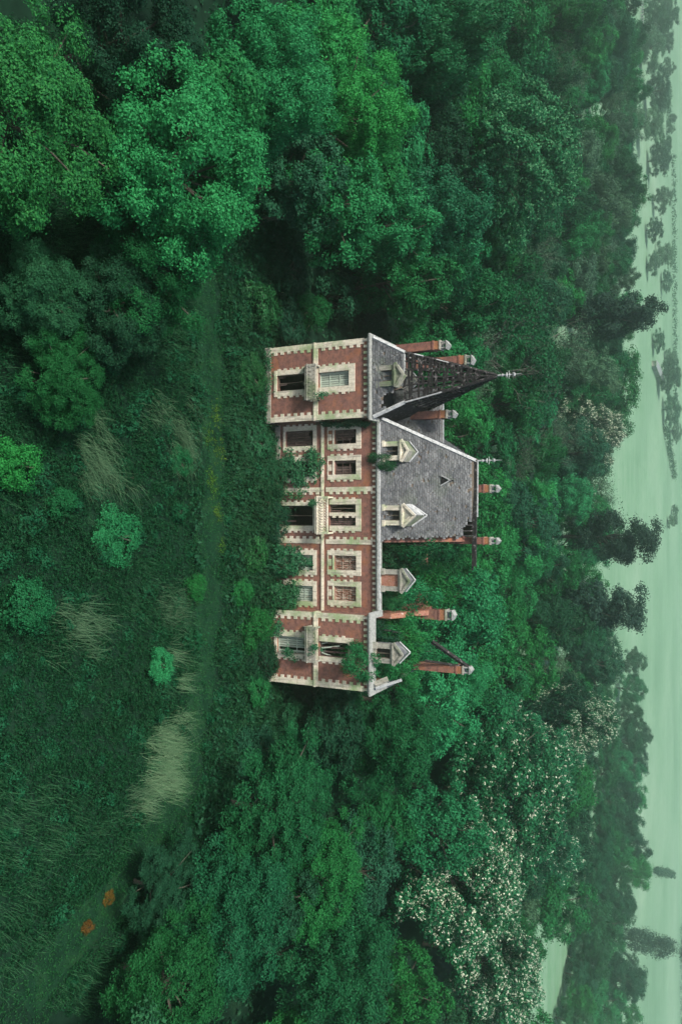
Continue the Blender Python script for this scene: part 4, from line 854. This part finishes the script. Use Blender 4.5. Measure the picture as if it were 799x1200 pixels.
# grass tussocks: arching pale blades
def tussock(x, y, wx, wy_, n, label, lean=(.5, .3), ln=1.3, mat='straw'):
    X, Y = gz(x, y); s_ = ppm(X, Y, 0); rx, ry = wy_ / 2 / s_, wx / 2 / s_ * 1.3; V, Q = [], []
    clx, cly = rng.normal(0, rx * .5, 30), rng.normal(0, ry * .5, 30)
    for i in range(n):
        j = rng.integers(30); p = np.array([clx[j] + rng.normal(0, .3), cly[j] + rng.normal(0, .3), 0.]); l = ln * rng.uniform(.6, 1.2); d = np.array([lean[0] + rng.normal(0, .35), lean[1] + rng.normal(0, .3), 0]); wd = np.array([-d[1], d[0], 0]); wd = wd / (np.linalg.norm(wd) + 1e-6) * .012
        b0 = len(V)
        for k in range(4):
            t = k / 3; q = p + d * l * t * t + np.array([0, 0, l * (t - .38 * t * t)]); V += [q - wd * (1.1 - t), q + wd * (1.1 - t)]
        for k in range(3): Q.append((b0 + 2 * k, b0 + 2 * k + 1, b0 + 2 * k + 3, b0 + 2 * k + 2))
    o = link('grass_tussock', npmesh('grass_tussock', V, Q), M[mat], None, (X, Y, G0)); tag(o, label, 'grass tussock', 'pale grass tussocks on the old lawn')
tussock(188, 885, 50, 130, 1500, 'largest and palest arching grass tussock, beside the track bend', (.1, .55), 1.5, 'straw_pale')
tussock(105, 535, 60, 90, 700, 'wide thin straw grass clump on the near lawn', (.6, .2), 1.5)
tussock(212, 505, 40, 80, 650, 'silvery grass tussock beside the track nearest the bright feathery tree', (.6, .1), 1.2)
tussock(200, 712, 26, 50, 320, 'small grass tussock beside the track before the shrubs', (.1, .4), 1.0)
tussock(90, 735, 60, 80, 420, 'faint thin grass clump in the middle of the lawn', (.1, .5), 1.3)
tussock(165, 945, 60, 60, 320, 'thin grass at the lower end of the palest tussock', (-.2, .5), 1.2)
tussock(180, 480, 40, 40, 220, 'short straw tuft close to the silvery tussock', (.5, .3), 1.0)
# shrubs
def shrub(x, y, wpx, hm, mat, label, group=None, proto=None, sink=0):
    X, Y = gz(x, y); s_ = ppm(X, Y, .5); tree(proto or 'bush%d' % random.randrange(3), X, Y, hm, wpx / 2 / s_, mat, 'shrub', label, 'shrub', group, sink=sink)
for a in ((180, 780, 44, 1.5, 'leaf_bright', 'brightest rounded shrub out on the lawn'), (222, 690, 34, 1.1, 'leaf', 'small shrub beside the track below the central bay'), (222, 752, 26, .9, 'leaf', 'low shrub beside the track near the brightest shrub'),
          (20, 715, 70, 1.9, 'leaf', 'broad shrub at the near edge of the lawn'), (130, 628, 70, 1.4, 'leaf', 'spreading shrub in the middle of the lawn'), (5, 545, 60, 2.2, 'leaf_bright', 'light shrub at the lawn edge closest to the camera'), (62, 588, 40, 1.2, 'leaf', 'small light shrub next to the light one closest to the camera'),
          (208, 540, 40, .9, 'leaf', 'leafy clump beneath the silvery tussock'), (205, 600, 24, .8, 'leaf', 'tiny shrub beside the track before the central bay'), (150, 560, 30, .8, 'weed', 'dark low shrub near the straw grass clump'),
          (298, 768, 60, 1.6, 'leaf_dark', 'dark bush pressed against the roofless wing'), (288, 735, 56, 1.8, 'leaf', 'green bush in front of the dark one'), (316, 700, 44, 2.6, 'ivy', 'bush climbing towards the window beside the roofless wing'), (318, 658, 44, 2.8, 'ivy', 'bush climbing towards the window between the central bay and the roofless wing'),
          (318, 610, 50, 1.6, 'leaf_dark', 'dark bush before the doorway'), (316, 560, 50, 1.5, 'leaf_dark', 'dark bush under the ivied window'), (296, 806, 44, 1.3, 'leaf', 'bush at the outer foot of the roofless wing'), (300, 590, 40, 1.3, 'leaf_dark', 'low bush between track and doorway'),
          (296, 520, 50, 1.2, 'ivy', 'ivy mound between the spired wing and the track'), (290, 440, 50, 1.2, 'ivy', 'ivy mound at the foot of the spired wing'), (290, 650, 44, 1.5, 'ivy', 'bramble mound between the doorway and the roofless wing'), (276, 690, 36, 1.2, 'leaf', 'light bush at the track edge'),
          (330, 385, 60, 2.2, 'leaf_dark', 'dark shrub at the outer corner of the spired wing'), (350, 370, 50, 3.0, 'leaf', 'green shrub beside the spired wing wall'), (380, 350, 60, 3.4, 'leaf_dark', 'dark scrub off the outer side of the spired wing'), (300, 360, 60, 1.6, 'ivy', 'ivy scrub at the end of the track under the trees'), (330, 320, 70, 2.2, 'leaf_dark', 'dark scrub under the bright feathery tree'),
          (330, 850, 70, 2.2, 'leaf_dark', 'dark scrub off the outer side of the roofless wing'), (370, 840, 60, 3.2, 'leaf_dark', 'dark shrub beside the outer wall of the roofless wing'), (290, 880, 70, 1.8, 'leaf_dark', 'low scrub between the track and the wood past the roofless wing'), (350, 900, 80, 2.6, 'leaf_dark', 'scrub under the wood edge past the roofless wing'), (410, 345, 50, 4.0, 'leaf', 'tall shrub behind the scrub of the spired wing')):
    shrub(*a)
shrub(100, 1085, 16, .5, 'orange', 'brighter orange dead bush by the track bend', proto='bush2'); shrub(126, 1052, 18, .35, 'orange', 'dull orange dead fern patch above the brighter one', proto='bush1')
# creepers and plants on the mansion
def creeper(x, y, wx, wy_, Y, n, mat, label, size=.16, depth=.3, name='creeper', cat='creeper'):
    X, Z = wy(x, y, Y); s_ = ppm(X, Y, Z); m = 7; cx, cz = rng.normal(0, wy_ / 4 / s_, m), rng.normal(0, wx / 4 / s_ * 1.1, m)
    j = rng.integers(0, m, n); c = np.c_[X + cx[j] + rng.normal(0, wy_ / 9 / s_, n), Y - rng.random(n) ** 1.5 * depth - .03, Z + cz[j] + rng.normal(0, wx / 9 / s_, n)]
    d = np.tile([0, -1., .3], (n, 1)); V = leaf_arrays(c, d, 3, size, .09)
    o = link(name, leaf_mesh(name, V), M[mat]); tag(o, label, cat)
creeper(350, 551, 36, 44, HY - .05, 850, 'ivy', 'thick ivy over the second ground floor window'); creeper(372, 543, 14, 22, HY - .08, 110, 'ivy', 'ivy sprig reaching above the ivied window')
creeper(412, 496, 50, 10, HY - .1, 420, 'leaf_dark', 'dark ivy hanging beside the spired wing', depth=.7); creeper(346, 655, 30, 24, HY - .3, 300, 'ivy', 'light creeper over the shuttered window between the central bay and the roofless wing', depth=.6)
creeper(342, 698, 24, 22, HY - .3, 190, 'ivy', 'creeper over the shuttered window beside the roofless wing', depth=.6); creeper(322, 736, 20, 34, -.1, 260, 'ivy', 'creeper over the low wall of the roofless wing', depth=.7)
creeper(378, 464, 14, 8, -.5, 60, 'ivy', 'fern sprig on the balcony of the spired wing', .12); creeper(366, 590, 14, 12, HY - .9, 90, 'ivy', 'ivy on the end of the lattice balcony', .13); creeper(340, 580, 24, 14, HY - .1, 110, 'ivy', 'ivy wisps on the spire side of the doorway', .13)
creeper(342, 766, 20, 18, -.1, 90, 'ivy', 'thin ivy on the green shuttered window of the roofless wing', .13); creeper(316, 440, 10, 60, -.15, 120, 'ivy', 'ivy along the foot of the spired wing', .13)
creeper(370, 760, 12, 12, -.8, 60, 'ivy', 'moss and fern on the balcony of the roofless wing', .12)
def cornice_bush(x, y, wx, wy_, Y, mat, label):
    X, Z = wy(x, y, Y); s_ = ppm(X, Y, Z); R0, H0 = PROTO['bush1'][:2]; Rr = wy_ / 2 / s_; H = wx / s_ * 1.25
    r = empty('shrub', (X, Y, Z - H * .45), random.random() * 6); r.scale = (Rr / R0, Rr / R0, H / H0); tag(r, label, 'shrub')
    link('crown', with_mat(PROTO['bush1'][2], mat), None, r); link('trunk', with_mat(PROTO['bush1'][3], 'bark'), None, r)
cornice_bush(448, 541, 34, 24, HY + .1, 'leaf_dark', 'shrub rooted in the gutter beside the pale dormer'); cornice_bush(424, 776, 36, 50, -.2, 'leaf', 'big bush overhanging the cornice of the roofless wing')
cornice_bush(462, 703, 24, 22, 3.0, 'leaf_yellow', 'yellowish bush behind the cornice beside the blocked dormer'); cornice_bush(480, 800, 26, 24, 2.4, 'leaf', 'shrub behind the outer dormer of the roofless wing')
